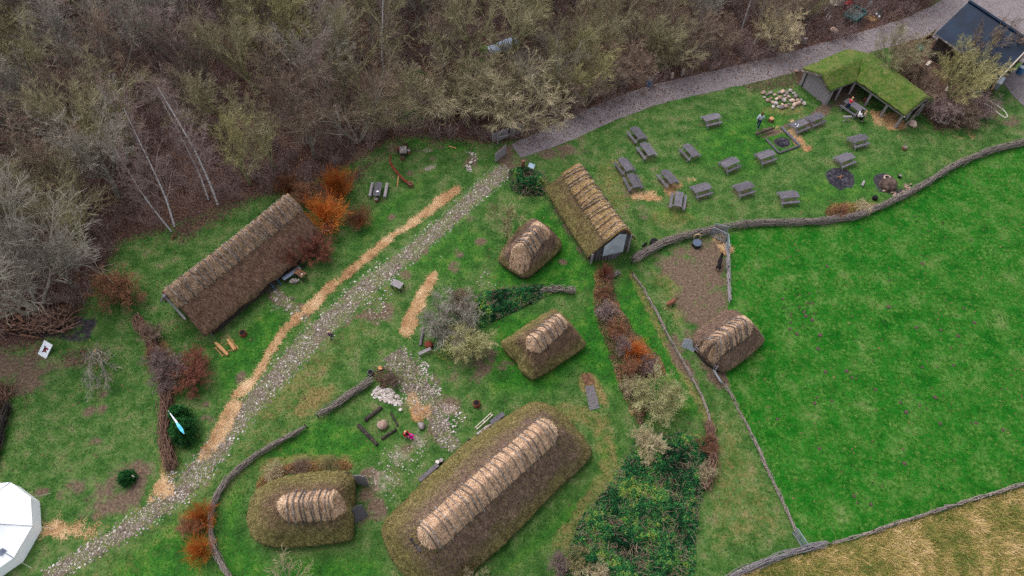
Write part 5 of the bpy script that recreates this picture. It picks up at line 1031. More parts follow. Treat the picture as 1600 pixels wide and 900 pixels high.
def logs(name, label, cat, items, mat='dark_wood', z=None, part=None):
    """items: (px,py, px2,py2, radius, height)"""
    c = at(items[0][0], items[0][1]); r = thing(name, label, cat, c)
    for it in items:
        a, b = at(it[0], it[1]) - c, at(it[2], it[3]) - c; h = it[5] if len(it) > 5 else it[4]; B = MB(); m = a.lerp(b, .5) + Vector((0, 0, random.uniform(-.01, .03))); B.tube([a + Vector((0, 0, h)), m + Vector((0, 0, h)), b + Vector((0, 0, h))], [it[4], it[4] * 1.06, it[4] * .92], 9); B.obj(part or 'log', mat, r)
    return r
# square fire pit
logs('fire_pit', 'square fire pit framed by logs with black ash centre', 'fire pit', [(1196, 218, 1217, 240, .09), (1217, 240, 1249, 229, .09), (1220, 200, 1249, 229, .13)], 'table_wood', part='frame_log')
B = MB(); q = at(1222, 222); B.lathe((0, 0, 0), [(.55, 0), (.5, .08), (.3, .12), (.12, .1)], 14, wob=.4); tag(B.obj('ash_heap', 'char_dark', loc=q), 'black ash heap in the centre of the square fire pit', 'ash heap')
logs('log_bench', 'dark log bench left above the square fire pit', 'bench', [(1180, 214, 1208, 204, .11, .32)], 'dark_wood')
def drum(name, label, cat, px, py, r_, h, mat, top=None, n=14, topr=.8):
    t = thing(name, label, cat, at(px, py)); B = MB(); B.lathe((0, 0, 0), [(r_ * .95, 0), (r_, h * .5), (r_ * .93, h)], n, wob=.12); B.obj('body', mat, t)
    if top: B = MB(); B.lathe((0, 0, h), [(r_ * topr, .0), (r_ * topr * .95, .012)], n); B.obj('top', top, t)
    return t
drum('log_stump', 'round pale cut stump standing left of the litter-covered picnic table', 'stump', 1204, 189, .26, .35, 'brown_wood', 'fresh_wood')
drum('log_stump', 'dark stump between the shelter field and long brush fence', 'stump', 1412, 233, .22, .3, 'brown_wood', 'old_wood')
drum('log_stump', 'small stump beside the fallen grey branch', 'stump', 151, 550, .16, .2, 'brown_wood', 'fresh_wood')
drum('log_stump', 'pale stump at the end of the short brush fence', 'stump', 595, 577, .2, .25, 'brown_wood', 'fresh_wood')
drum('black_pot', 'black cauldron at the end of the short brush fence', 'pot', 580, 585, .24, .4, 'black_plastic', 'dark_hole')
drum('fire_basket', 'rusty round fire basket above the largest house', 'fire basket', 745, 633, .27, .4, 'rust', 'dark_hole')
drum('wicker_basket', 'round rusty basket on the grass right of the wooden racks', 'basket', 381, 523, .27, .35, 'rust', 'dark_hole')
drum('water_tub', 'black round water tub inside the animal pen', 'tub', 1088, 383, .42, .35, 'black_plastic', 'water_dark', 18, .88)
drum('tyre_stack', 'black round tub leaning outside the pen fence', 'tub', 1021, 382, .36, .45, 'black_rubber', 'dark_hole')
B = MB(); pts = [(math.cos(t) * .28, 0, .32 + math.sin(t) * .38) for t in np.linspace(0, 2 * math.pi, 17)]; B.tube(pts, .045, 6); tag(B.obj('rope_ring', 'rope_tan', loc=at(1088, 374)), 'pale ring of rope against the fence above the water tub', 'rope')
logs('log_row', 'dark logs and boards leaning along the outside of the pen fence', 'logs', [(1000, 394, 1014, 386, .1), (988, 402, 1000, 394, .09), (1004, 386, 1010, 380, .09)], 'black_rubber')
# fire ring and ruined kiln
B = MB()
B.lathe((0, 0, 0), [(1.2, .0), (1.05, .05), (.7, .03), (.3, .06), (.1, .05)], 24, wob=.25)
r = thing('fire_ring', 'round black fire patch below the picnic tables', 'fire ring', at(1313, 279)); B.obj('ash_bed', 'char_dark', r); B = MB(); B.tube([(-.25, .1, .08), (.3, .2, .1)], .06, 6); B.tube([(-.1, -.1, .08), (.15, .3, .14)], .05, 6); B.obj('burnt_logs', 'brown_wood', r)
r = thing('clay_kiln', 'ruined clay kiln with a round opening, black soot and bricks', 'kiln', at(1387, 290)); B = MB(); B.lathe((0, 0, 0), [(.75, 0), (.66, .35), (.42, .6), (.3, .62)], 16, wob=.25); B.obj('dome', 'kiln_clay', r); B = MB(); B.lathe((-.1, .5, .35), [(.3, 0), (.32, .15), (.2, .17), (.18, .05)], 14); B.obj('opening_rim', 'pink_stone', r); B = MB(); B.lathe((-.1, .5, .48), [(.18, 0), (.17, .03)], 12); B.obj('opening', 'dark_hole', r)
B = MB()
for k in range(26): a = random.uniform(-2.9, .2); d = random.uniform(.85, 1.3); B.ball((math.cos(a) * d * 1.3 + .3, math.sin(a) * d, .08), (.14, .1, .09), 6, 4, .3, c_=random.random())
B.obj('rubble', 'pink_stone', r)['kind'] = 'stuff'
drum('metal_pot', 'small dark pot with pale lid above right of the kiln', 'pot', 1405, 277, .16, .25, 'black_plastic', 'stone')
drum('metal_pot', 'black pot lying by the fence below the kiln', 'pot', 1366, 311, .22, .3, 'black_rubber', 'dark_hole')
logs('short_log', 'short grey log standing between the fire patch and kiln', 'log', [(1346, 292, 1349, 285, .11, .14)], 'grey_wood')
# boulders
def boulders(items, group, cat='boulder', mat='stone', nm='boulder'):
    for (px, py, rr, lab) in items:
        B = MB(); B.ball((0, 0, rr * .45), (rr * random.uniform(.9, 1.15), rr * random.uniform(.7, .9), rr * .62), 11, 8, .22, seed=px); o = B.obj(nm, random.choice(['stone', 'pink_stone']) if mat == 'mix' else mat, None, True, at(px, py)); o.rotation_euler = (0, 0, random.uniform(0, 6.28)); tag(o, lab, cat, group)
SP = [(1192, 146), (1199, 149), (1204, 146), (1210, 149), (1213, 156), (1207, 161), (1200, 158), (1194, 153), (1222, 145), (1229, 147), (1234, 143), (1240, 147), (1227, 155), (1235, 158), (1222, 164), (1228, 167), (1241, 165), (1247, 163), (1243, 152), (1251, 158), (1256, 163), (1216, 168), (1238, 170), (1208, 168), (1217, 146), (1218, 154), (1224, 158), (1232, 152), (1238, 159), (1246, 158), (1212, 163), (1221, 169), (1233, 164), (1205, 154), (1226, 150)]
boulders([(x, y, random.uniform(.14, .3), 'rounded boulder in the loose stone heap left of the sod roof shelter') for x, y in SP], 'boulders in the loose stone heap', mat='mix')
boulders([(598, 666, .42, 'large pinkish white boulder inside the square of four logs')], None, mat='pink_stone'); boulders([(659, 666, .28, 'round grey green boulder beside the short cobbled path')], None, mat='stone'); boulders([(626, 641, .16, 'small white stone below the heap of pale cobbles')], None, mat='pale_stone')
boulders([(1302, 50, .42, 'pale upright stone at the wood edge above the road')], None, mat='pink_stone'); boulders([(1425, 196, .42, 'pinkish boulder at the right foot of the sod shelter')], None, mat='pink_stone'); boulders([(1283, 157, .3, 'grey boulder at the plank gable of the sod shelter')], None, mat='stone')
boulders([(1244, 112, .2, 'small pinkish boulder behind the plank gable of the sod shelter')], None, mat='pink_stone')
boulders([(1468, 186, .2, 'pale stone right of the sod shelter, nearest its end')], None, mat='pale_stone'); boulders([(736, 255, .2, 'large white stone in the flower bed near the gateway')], None, mat='pale_stone'); boulders([(466, 438, .12, 'white stone on the lawn beside the tan table')], None, mat='pale_stone')
def stonebed(label, pts, smin=.05, smax=.11, cat='stones', white=.08):
    c = at(pts[0][0], pts[0][1]); B = MB()
    for (px, py, rad, n) in pts:
        q = at(px, py) - c
        for _ in range(n):
            a, d = random.uniform(0, 6.28), rad * random.random() ** .5; rr = random.uniform(smin, smax); B.ball((q.x + math.cos(a) * d, q.y + math.sin(a) * d, rr * .3), (rr, rr * .85, rr * .6), 6, 4, .3, c_=min(1, max(0, random.gauss(.6 + white, .2))))
    tag(B.obj('loose_stones', 'cobbles', loc=c), label, cat, kind='stuff')
stonebed('heap of pale cobbles beside the short brush fence', [(592, 614, .5, 90), (604, 618, .55, 120), (614, 622, .45, 90), (622, 630, .3, 35)])
stonebed('white stones edging the flower bed near the gateway', [(731, 238, .1, 3), (738, 242, .35, 14), (741, 248, .3, 10), (731, 262, .3, 12), (735, 266, .25, 10)], .05, .1)
stonebed('small white stones scattered in the round garden bed', [(585, 478, .9, 22), (592, 490, .9, 26), (604, 470, .6, 8), (575, 470, .5, 6), (610, 455, .4, 5), (618, 437, .5, 8)], .04, .08)
stonebed('pale stones scattered along the right of the short cobbled path', [(664, 572, .35, 32), (662, 580, .25, 14), (672, 590, .3, 10), (676, 605, .4, 12), (682, 612, .4, 12), (700, 650, 1.0, 40), (712, 660, .8, 24)], .04, .09)
stonebed('pale gravel stones scattered on the worn yard before the largest house', [(610, 715, .9, 40), (640, 720, 1.0, 34), (625, 735, 1.0, 40), (590, 745, .7, 20), (655, 700, .5, 14), (605, 775, .8, 12)], .025, .06)
stonebed('small white pebbles on the grass beside the small hut', [(752, 440, .5, 12), (760, 425, .3, 10), (770, 445, .4, 8), (690, 405, .3, 3), (590, 418, .6, 8)], .03, .06)
stonebed('pale stones around the corner of the path and dead hedge', [(266, 742, .3, 14), (272, 738, .2, 8), (268, 752, .2, 8), (280, 772, .25, 8), (290, 785, .3, 10)], .04, .08)
stonebed('pinkish bricks and stones at the foot of the brown shrub by the sod shelter', [(1470, 186, .6, 26), (1476, 190, .4, 14)], .07, .15, white=0)
# square of logs
logs('log_square', 'square of four dark logs laid on the lawn around a boulder', 'logs', [(570, 658, 597, 637, .13), (560, 665, 590, 696, .13), (596, 687, 620, 671, .09), (611, 646, 622, 666, .07)], 'dark_wood')
# log table with two benches
r = thing('log_table', 'grey log table between two split-log benches near the gateway', 'table', at(592, 303)); rz = pxdir(592, 303, 12, -60)
r.rotation_euler = (0, 0, rz); B = MB(); [B.box((0, -.2 + .2 * k, .62), (1.5, .19, .07)) for k in range(3)]; B.obj('tabletop', 'table_wood', r)
for s in (-.5, .5): B = MB(); B.tube([(s, 0, 0), (s, 0, .6)], .12, 8); B.obj('leg', 'dark_wood', r)
for k, (x, y) in enumerate(((581, 300), (604, 301))):
    t = thing('log_bench', ['split-log bench on the left side of the log table', 'split-log bench on the right side of the log table'][k], 'bench', at(x, y), rz); B = MB(); B.tube([(-.75, 0, .3), (0, 0, .31), (.75, 0, .3)], .14, 8); B.obj('seat', 'grey_wood', t)
    for s in (-.5, .5): B = MB(); B.tube([(s, 0, 0), (s, 0, .25)], .06, 6); B.obj('leg', 'dark_wood', t)
drum('log_stump', 'low stump seat at the lower end of the log table', 'stump', 589, 314, .2, .3, 'brown_wood', 'grey_wood')
B = MB(); B.box((0, 0, 0), (.2, .14, .02)); tag(B.obj('white_card', 'board_white', loc=at(590, 299, .67)), 'white card lying on the log table near the gateway', 'card')
# grinding stone table with stools
r = thing('stone_table', 'dark stone-topped table between stump seats at the wood edge', 'table', at(631, 241)); B = MB(); B.box((0, 0, .55), (.62, .8, .12), rz=.1); B.obj('tabletop', 'stone', r); B = MB(); B.box((0, 0, .24), (.45, .6, .48)); B.obj('base', 'dark_wood', r)
for x, y, m, l in ((623, 236, 'rust', 'rusty stump seat left of the stone-topped table'), (639, 239, 'grey_wood', 'grey stump seat right of the stone-topped table'), (634, 229, 'dark_wood', 'dark stump seat behind the stone-topped table'), (629, 249, 'dark_wood', 'dark stump seat in front of the stone-topped table')): drum('log_stump', l, 'stump', x, y, .2, .35, 'brown_wood', m)
# timber trunk with carved ends
r = thing('forked_trunk', 'reddish peeled tree trunk lying propped on the lawn near the log table', 'trunk', at(625, 278)); c = at(625, 278)
B = MB(); P_ = [at(611, 262) - c + Vector((0, 0, .7)), at(617, 270) - c + Vector((0, 0, .5)), at(624, 278) - c + Vector((0, 0, .45)), at(632, 285) - c + Vector((0, 0, .3)), at(642, 291) - c + Vector((0, 0, .25))]; B.tube(P_, [.12, .13, .11, .12, .14], 8); B.obj('trunk', 'rust', r)
B = MB(); B.tube([P_[1], at(622, 270) - c + Vector((0, 0, .2))], .07, 6); B.obj('branch', 'brown_wood', r); B = MB(); B.tube([P_[2], at(621, 292) - c + Vector((0, 0, .05))], .05, 6); B.obj('prop', 'fresh_wood', r); B = MB(); B.tube([P_[0], at(613, 256) - c + Vector((0, 0, 1.0))], .09, 6); B.obj('branch', 'rust', r)
B = MB(); B.lathe((P_[4].x, P_[4].y, .0), [(.2, 0), (.24, .2), (.22, .42), (.12, .42), (.1, .2)], 12); B.obj('hollow_end', 'brown_wood', r)
B = MB(); B.beam((0, 0, .04), at(713, 232) - at(701, 229) + Vector((0, 0, .04)), .1, .05); tag(B.obj('plank', 'fresh_wood', loc=at(701, 229)), 'single yellow plank lying on the grass near the wood edge', 'plank')
# tables near longhouse
def simple_table(name, label, px, py, rz, w, d, h, mat, legmat='dark_wood', cat='table'):
    r = thing(name, label, cat, at(px, py), rz); B = MB(); n = 3; [B.box((0, -d / 2 + d / n * (k + .5), h), (w, d / n * .95, .05)) for k in range(n)]; B.obj('tabletop', mat, r)
    for sx in (-1, 1):
        for sy in (-1, 1): B = MB(); B.tube([(sx * w * .42, sy * d * .38, 0), (sx * w * .42, sy * d * .38, h)], .05, 6); B.obj('leg', legmat, r)
    return r
simple_table('plank_table', 'tan plank table on the lawn in front of the longhouse', 472, 434, pxdir(472, 434, 20, 14), .9, .55, .7, 'brown_wood'); B = MB(); B.ball((0, 0, .04), (.08, .08, .05)); tag(B.obj('white_bowl', 'pale_stone', loc=at(472, 429, .73)), 'white bowl on the tan plank table', 'bowl')
simple_table('grey_bench', 'long blue grey bench against the longhouse front', 458, 432, pxdir(458, 432, 30, -20), 1.6, .35, .45, 'patch_cloth', cat='bench')
simple_table('grey_table', 'pale grey table on the lawn beside the round garden bed', 622, 450, pxdir(622, 450, 22, 10), .9, .6, .6, 'grey_wood'); B = MB(); B.ball((0, 0, .08), (.15, .12, .1)); tag(B.obj('pale_sack', 'pale_stone', loc=at(614, 443, .4)), 'pale sack at the left end of the grey table', 'sack')
r = thing('sawhorse', 'blue painted trestle near the longhouse doorway', 'trestle', at(431, 446), .9); B = MB()
for s in (-1, 1): B.beam((s * .3, -.25, 0), (s * .3, 0, .7), .05, .07); B.beam((s * .3, .25, 0), (s * .3, 0, .7), .05, .07)
B.obj('leg_frame', 'blue_plastic', r); B = MB(); B.beam((-.45, 0, .72), (.45, 0, .72), .09, .08); B.obj('top_rail', 'blue_plastic', r)
for k, (x, y) in enumerate(((446, 425), (452, 420))):
    r = thing('yellow_trestle', ['yellow wooden frame leaning on the thatch, left one', 'yellow wooden frame leaning on the thatch, right one'][k], 'trestle', at(x, y)); B = MB(); B.beam((0, 0, 0), (.1, .35, 1.0), .06, .05); B.beam((.25, 0, 0), (.35, .35, 1.0), .06, .05); B.obj('uprights', 'fresh_wood', r); B = MB(); B.beam((.05, .15, .5), (.3, .15, .5), .05, .05); B.obj('crossbar', 'fresh_wood', r)
r = thing('stone_block', 'grey stone seat beside the tan plank table', 'seat', at(461, 441)); B = MB(); B.ball((0, 0, .2), (.35, .22, .2), 9, 6, .3); B.obj('seat', 'stone', r)
r = thing('slat_pallet', 'pale slatted pallet below the orange willow bushes', 'pallet', at(513, 356), .9); B = MB(); [B.box((0, -.4 + .2 * k, .25), (1.0, .1, .03)) for k in range(5)]; B.obj('slats', 'grey_wood', r); B = MB(); [B.box((s, 0, .12), (.08, 1, .24)) for s in (-.4, .4)]; B.obj('runners', 'dark_wood', r)
# wooden racks below longhouse
for (a, b, l) in (((338, 537), (357, 556), 'left peeled wooden trough lying on the grass below the longhouse'), ((357, 532), (368, 548), 'right peeled wooden trough lying on the grass below the longhouse')):
    r = thing('wooden_trough', l, 'trough', at(*a)); d = at(*b) - at(*a); B = MB(); B.tube([(0, 0, .14), d * .5 + Vector((0, 0, .16)), d + Vector((0, 0, .14))], [.1, .15, .12], 7); B.obj('body', 'fresh_wood', r)
    B = MB(); n_ = Vector((-d.y, d.x, 0)).normalized() * .35; [B.tube([d * f - n_ + Vector((0, 0, .04)), d * f + n_ + Vector((0, 0, .04))], .035, 5) for f in (.2, .8)]; B.obj('cross_poles', 'fresh_wood', r)
logs('thin_poles', 'two thin yellow poles lying beside the peeled troughs', 'poles', [(336, 543, 348, 556, .03), (356, 524, 373, 546, .03)], 'fresh_wood', part='pole')
# picture board
r = thing('picture_board', 'white picture board with red and dark figures leaning at the branch pile', 'board', at(71, 549)); bz = pxdir(71, 549, 22, 24); r.rotation_euler = (R(-38), 0, bz + R(90) + R(90))
r.rotation_euler = (R(-62), 0, R(-28)); r.location = at(66, 556); B = MB(); B.box((0, 0, .5), (.85, .04, 1.15)); B.obj('panel', 'board_white', r)
for (x, z, w_, h_, m) in ((-.12, .7, .12, .1, 'ink_dark'), (-.05, .52, .14, .3, 'ink_dark'), (.12, .62, .2, .16, 'ink_red'), (.04, .42, .16, .2, 'ink_red'), (.16, .4, .1, .14, 'ink_green'), (-.1, .3, .1, .12, 'ink_dark')):
    B = MB(); B.lathe((0, 0, 0), [(.5, 0), (.48, .02)], 9, wob=.5); o = B.obj('printed_figure', m, r); o.scale = (w_ * 1.5, h_ * 1.3, .3); o.rotation_euler = (R(90), 0, 0); o.location = (x, -.0205, z)
# pile of cut branches
r = thing('branch_pile', 'big pile of brown cut branches and logs at the left wood edge', 'branches', at(60, 512)); S = []; c = at(60, 512)
for k in range(300):
    q = at(random.uniform(8, 112), random.uniform(492, 524)) - c; a = random.choice((R(150), R(35), R(120))) + random.gauss(0, .4); d = Vector((math.cos(a), math.sin(a), random.gauss(0, .12))) * random.uniform(.5, 1.5); z = random.uniform(.05, .7); rr = random.uniform(.03, .09); S.append((q.x, q.y, z, q.x + d.x, q.y + d.y, max(.05, z + d.z), rr, rr * .8))
link('branches', segs_mesh('bp', S, 6), 'brush_brown', r)
logs('peeled_logs', 'two paler logs on top of the brown branch pile', 'logs', [(28, 494, 45, 510, .1, .7), (35, 525, 64, 530, .07, .2)], 'brown_wood')
# banner
r = thing('banner', 'blue and white streamer banner hanging from a slanting pole by the evergreen', 'banner', at(266, 652)); c = at(266, 652); B = MB(); a, b = at(263, 642, 1.1) - c, at(288, 678, 2.7) - c; B.tube([(0, 0, 0), a, b], .025, 6); B.obj('pole', 'pale_wood', r)
B = MB(); q0, q1, q2 = a.lerp(b, .02) + Vector((0, 0, .1)), a.lerp(b, .5) + Vector((0, 0, .05)), b; n_ = Vector((.12, .1, 0)); vs = []
for f, w_ in ((0, .03), (.2, .06), (.4, .1), (.55, .13)): p = a.lerp(b, f) + Vector((0, 0, .05)); vs += [p - n_ * w_ * 6 * .3, p + n_ * w_ * 6 * .7]
B.add(vs, [(2 * i, 2 * i + 1, 2 * i + 3, 2 * i + 2) for i in range(3)]); o = B.obj('white_cloth', 'flag_white', r)
B = MB(); vs = []
for f, w_ in ((.55, .13), (.7, .2), (.85, .2), (1.0, .04)): p = a.lerp(b, f) + Vector((0, 0, .05)); vs += [p - n_ * w_ * 6 * .5, p + n_ * w_ * 6 * .6]
B.add(vs, [(2 * i, 2 * i + 1, 2 * i + 3, 2 * i + 2) for i in range(3)]); B.obj('blue_cloth', 'flag_cloth', r)
# white tent
def tent():
    c = at(-15, 836); r = thing('white_tent', 'large round white canvas tent at the lower left edge', 'tent', c); N = 10; ang = [2 * math.pi * k / N + .1 for k in range(N)]; Rr = 3.15; B = MB(); m = 10; vs = [(0, 0, 3.9)]; sub = 4
    for j in range(1, m + 1):
        t = j / m
        for k in range(N * sub):
            a = ang[0] + 2 * math.pi * k / (N * sub); f = abs(((k % sub) / sub) - .5) * 2; rad = Rr * t * (math.cos(math.pi / N) / math.cos((k % sub) / sub * 2 * math.pi / N - math.pi / N)); z = 3.9 - 2.9 * t - .55 * math.sin(math.pi * t) * .5 - (1 - f) * .08 * math.sin(math.pi * t); vs.append((rad * math.cos(a), rad * math.sin(a), z))
    M_ = N * sub; fs = [(0, 1 + k, 1 + (k + 1) % M_) for k in range(M_)] + [(1 + j * M_ + k, 1 + (j + 1) * M_ + k, 1 + (j + 1) * M_ + (k + 1) % M_, 1 + j * M_ + (k + 1) % M_) for j in range(m - 1) for k in range(M_)]
    B.add(vs, fs); B.obj('canopy', 'white_canvas', r, True); B = MB(); vs = []; K = N
    for z in (.98, 0): vs += [((Rr - .05) * math.cos(a) * (1 if z else 1.02), (Rr - .05) * math.sin(a) * (1 if z else 1.02), z) for a in ang]
    B.add(vs, [(k, K + k, K + (k + 1) % K, (k + 1) % K) for k in range(K)]); B.obj('wall', 'white_canvas', r)
    for k in (0, 9, 2):
        B = MB(); a = ang[k]; B.tube([(0, 0, 3.92), (Rr * .5 * math.cos(a), Rr * .5 * math.sin(a), 3.92 - 1.45 - .27), (Rr * math.cos(a), Rr * math.sin(a), 1.02)], .02, 5); B.obj('seam', 'patch_cloth', r)
    for (rr_, a, s) in ((2.55, -.55, .3), (2.5, -.8, .2)):
        B = MB(); t = rr_ / Rr; z = 3.9 - 2.9 * t - .27 * math.sin(math.pi * t) + .03; B.box((rr_ * math.cos(a), rr_ * math.sin(a), z), (s, s * 1.3, .02), M=Matrix.Rotation(a, 3, 'Z') @ Matrix.Rotation(R(41), 3, 'Y')); B.obj('patch', 'patch_cloth', r)
    for k in (0, 1, 9): B = MB(); a = ang[k]; B.tube([(Rr * math.cos(a), Rr * math.sin(a), 1.0), ((Rr + .8) * math.cos(a), (Rr + .8) * math.sin(a), .05)], .012, 4); B.obj('guy_rope', 'rope_white', r)
tent()
# things around the big houses
r = thing('rough_bench', 'dark log trough bench along the lower front of the largest house', 'bench', at(672, 740)); c = at(672, 740); B = MB(); B.beam(at(656, 753) - c + Vector((0, 0, .3)), at(685, 728) - c + Vector((0, 0, .3)), .3, .12); B.obj('seat', 'old_wood', r)
for f in (.15, .85): B = MB(); q = at(656, 753).lerp(at(685, 728), f) - c; B.tube([(q.x, q.y, 0), (q.x, q.y, .25)], .08, 6); B.obj('leg', 'dark_wood', r)
for x, y, m, l in ((684, 724, 'pale_stone', 'pot with pale lid at the end of the dark log bench'), (690, 721, 'stone', 'dark pot with grey lid just right of the pale lidded pot'), (734, 691, 'dark_hole', 'left of two dark pots at the thatch edge of the largest house'), (739, 693, 'char_dark', 'right of two dark pots at the thatch edge of the largest house')): drum('clay_pot', l, 'pot', x, y, .17, .3, 'black_plastic', m)
logs('firewood', 'reddish brown firewood pieces between the dark bench and largest house', 'firewood', [(692, 736, 700, 724, .08), (682, 742, 690, 735, .09), (668, 750, 673, 744, .1), (676, 748, 682, 740, .06), (696, 730, 701, 733, .04)], 'rust')
r = thing('dugout_boat', 'dark wooden trough bench along the upper front of the largest house', 'bench', at(777, 660)); c = at(777, 660); B = MB(); B.beam(at(767, 664) - c + Vector((0, 0, .3)), at(787, 649) - c + Vector((0, 0, .3)), .34, .14); B.obj('seat', 'table_wood', r)
for f in (.2, .8): B = MB(); q = at(767, 664).lerp(at(787, 649), f) - c; B.tube([(q.x, q.y, 0), (q.x, q.y, .25)], .08, 6); B.obj('leg', 'dark_wood', r)
r = thing('white_sledge', 'pale wooden ladder rack lying near the largest house', 'rack', at(744, 672)); c = at(744, 672); d = at(769, 649) - c; n_ = Vector((-d.y, d.x, 0)).normalized() * .09; B = MB(); B.beam(-n_ + Vector((0, 0, .3)), d - n_ + Vector((0, 0, .3)), .05, .06); B.beam(n_ + Vector((0, 0, .3)), d + n_ + Vector((0, 0, .3)), .05, .06); B.obj('rails', 'pale_wood', r); B = MB(); [B.beam(d * f - n_ + Vector((0, 0, .15)), d * f + n_ + Vector((0, 0, .15)), .05, .3) for f in (.05, .5, .95)]; B.obj('rungs', 'pale_wood', r)
B = MB()
for k in range(9): q = at(750 + k * 2.5, 676 - k * 1.2) - at(755, 670); B.ball((q.x + random.gauss(0, .1), q.y + random.gauss(0, .1), .1), (.14, .12, .1), 7, 5, .4, c_=random.random())
tag(B.obj('grindstones', 'boulders', loc=at(755, 670)), 'grey and reddish stones piled between the pale rack and thatch', 'stones', kind='stuff')
logs('grey_beam', 'weathered grey beam lying left of the large grey bush', 'beam', [(657, 541, 662, 512, .1, .12)], 'old_wood')
r = thing('chopping_bench', 'grey stretcher and brown tub by the foot of the large grey bush', 'bench', at(655, 556)); c = at(655, 556); B = MB(); B.beam((0, 0, .3), at(674, 548) - c + Vector((0, 0, .35)), .25, .1); B.obj('seat', 'grey_wood', r); B = MB(); B.ball(Vector(at(668, 546) - c) + Vector((.1, .3, .2)), (.35, .3, .25), 9, 6, .2); B.obj('tub', 'rust', r)
# soil beds
for (a, l, m) in ((((908, 584), (922, 583), (930, 600), (914, 602)), 'small tan raised bed above right of the largest house', 'brown_wood'), (((914, 604), (928, 602), (937, 638), (921, 641)), 'narrow grey raised soil bed above right of the largest house', 'old_wood')):
    P_ = GA(a); c = P_.mean(0); B = MB(); B.prism([(p[0] - c[0], p[1] - c[1]) for p in P_], 0, .035); r = thing('soil_bed', l, 'soil bed', (c[0], c[1], 0)); B.obj('soil', m, r)
# mole hills in the pasture
MH = [(1265, 459), (1278, 457), (1223, 467), (1225, 480), (1262, 474), (1269, 474), (1249, 480), (1257, 487), (1272, 490), (1259, 494), (1236, 491), (1269, 500), (1235, 504), (1234, 514), (1245, 522), (1283, 522), (1281, 524), (1278, 545), (1388, 480), (1432, 512), (1470, 516), (1505, 481), (1522, 504), (1497, 525), (1323, 580), (1290, 581), (1276, 621), (1273, 630), (1331, 590), (1407, 629), (1437, 634), (1461, 621), (1469, 662), (1525, 661), (1280, 701), (1413, 724), (1334, 775), (1340, 785), (1361, 788), (1441, 574), (1490, 571), (1368, 609), (1390, 438), (1441, 412), (1450, 362), (1430, 338), (1215, 655), (1300, 626), (1416, 644), (1567, 672), (1518, 375), (1292, 416)]
for k, (x, y) in enumerate(MH):
    B = MB(); rr = random.uniform(.09, .17); B.lathe((0, 0, 0), [(rr, .0), (rr * .8, rr * .3), (rr * .4, rr * .5), (rr * .1, rr * .52)], 8, wob=.4); tag(B.obj('molehill', 'molesoil' if 'molesoil' in MATS else 'brush_brown', None, True, at(x, y)), 'small mound of purplish soil in the bright green pasture', 'molehill', 'molehills in the bright pasture')
# wood edge posts etc.
def post(label, px, py, w_, h, mat, name='stone_post', cat='post', rz=.3):
    t = thing(name, label, cat, at(px, py), rz); B = MB(); B.box((0, 0, h / 2), (w_, w_ * .7, h)); B.obj('shaft', mat, t); B = MB(); B.box((0, 0, h + .015), (w_ * 1.06, w_ * .76, .03)); B.obj('cap', mat, t)
post('pinkish stone post at the road beside the round bushes', 880, 175, .42, .7, 'pink_stone'); post('small pink post at the road right of the blue bin', 1049, 122, .3, .55, 'pink_stone'); post('pale grey post at the road, right of the small pink post', 1066, 117, .28, .6, 'stone'); post('pale grey post leaning at the wood edge above the stone heap', 1256, 68, .32, .6, 'stone')
drum('litter_bin', 'dark blue round bin at the wood edge beside the road', 'bin', 1014, 134, .28, .85, 'blue_plastic', 'black_plastic')
post('brown wooden post in the leafy patch near the path top', 817, 268, .3, 1.3, 'brown_wood', 'wooden_post', 'post')
r = thing('info_sign', 'small pale blue sign standing in the leafy patch near the path top', 'sign', at(831, 272), -.5); B = MB(); B.tube([(0, 0, 0), (0, 0, 1.1)], .04, 6); B.obj('post', 'dark_wood', r); B = MB(); B.box((0, -.1, 1.15), (.55, .4, .03), M=Matrix.Rotation(R(30), 3, 'X')); B.obj('panel', 'patch_pale2' if 'patch_pale2' in MATS else 'metal_grey', r)
# tarp stack in the wood
r = thing('tarp_wood_stack', 'long wood stack under a pale blue tarp deep in the woodland', 'wood stack', at(787, 84)); c = at(787, 84); a, b = at(763, 92) - c, at(806, 74) - c; B = MB(); S = []
d = (b - a).normalized(); n_ = Vector((-d.y, d.x, 0)); L_ = (b - a).length
for k in range(150): s_ = random.uniform(0, L_); z = random.uniform(.08, .95); q = a + d * s_; S.append((*(q - n_ * .4 + Vector((0, 0, z))), *(q + n_ * .4 + Vector((0, 0, z))), .08, .08))
link('logs', segs_mesh('lg', S, 7), 'brown_wood', r); vs = []; fs = []; K = 20
for i in range(K + 1):
    q = a + d * (L_ * i / K)
    for t, (o_, z) in enumerate(((-.55, .75), (-.45, 1.08), (0, 1.16), (.45, 1.08), (.55, .7))): vs.append(q + n_ * (o_ + .05 * n3(i, t)) + Vector((0, 0, z + .08 * n3(i * .7, t, 3))))
fs = [(i * 5 + t, (i + 1) * 5 + t, (i + 1) * 5 + t + 1, i * 5 + t + 1) for i in range(K) for t in range(4)]; B.add(vs, fs); o = B.obj('tarp', 'blue_tarp', r, True)
B = MB(); B.ball((0, 0, .0), (.6, .5, .25), 10, 6, .3); B.obj('moss_patch', 'moss', r).location = Vector(a) + Vector((-.3, .3, .9))
B = MB(); B.box(Vector(a) + Vector((.1, -.4, .45)), (1.2, .7, .9), rz=.4); B.obj('dark_crate', 'dark_wood', r)
B = MB(); B.ball((0, 0, .2), (1.7, 1.5, .5), 14, 8, .3); tag(B.obj('mossy_mound', 'moss', None, True, at(748, 108)), 'green mossy mound left below the blue tarp stack', 'mound')
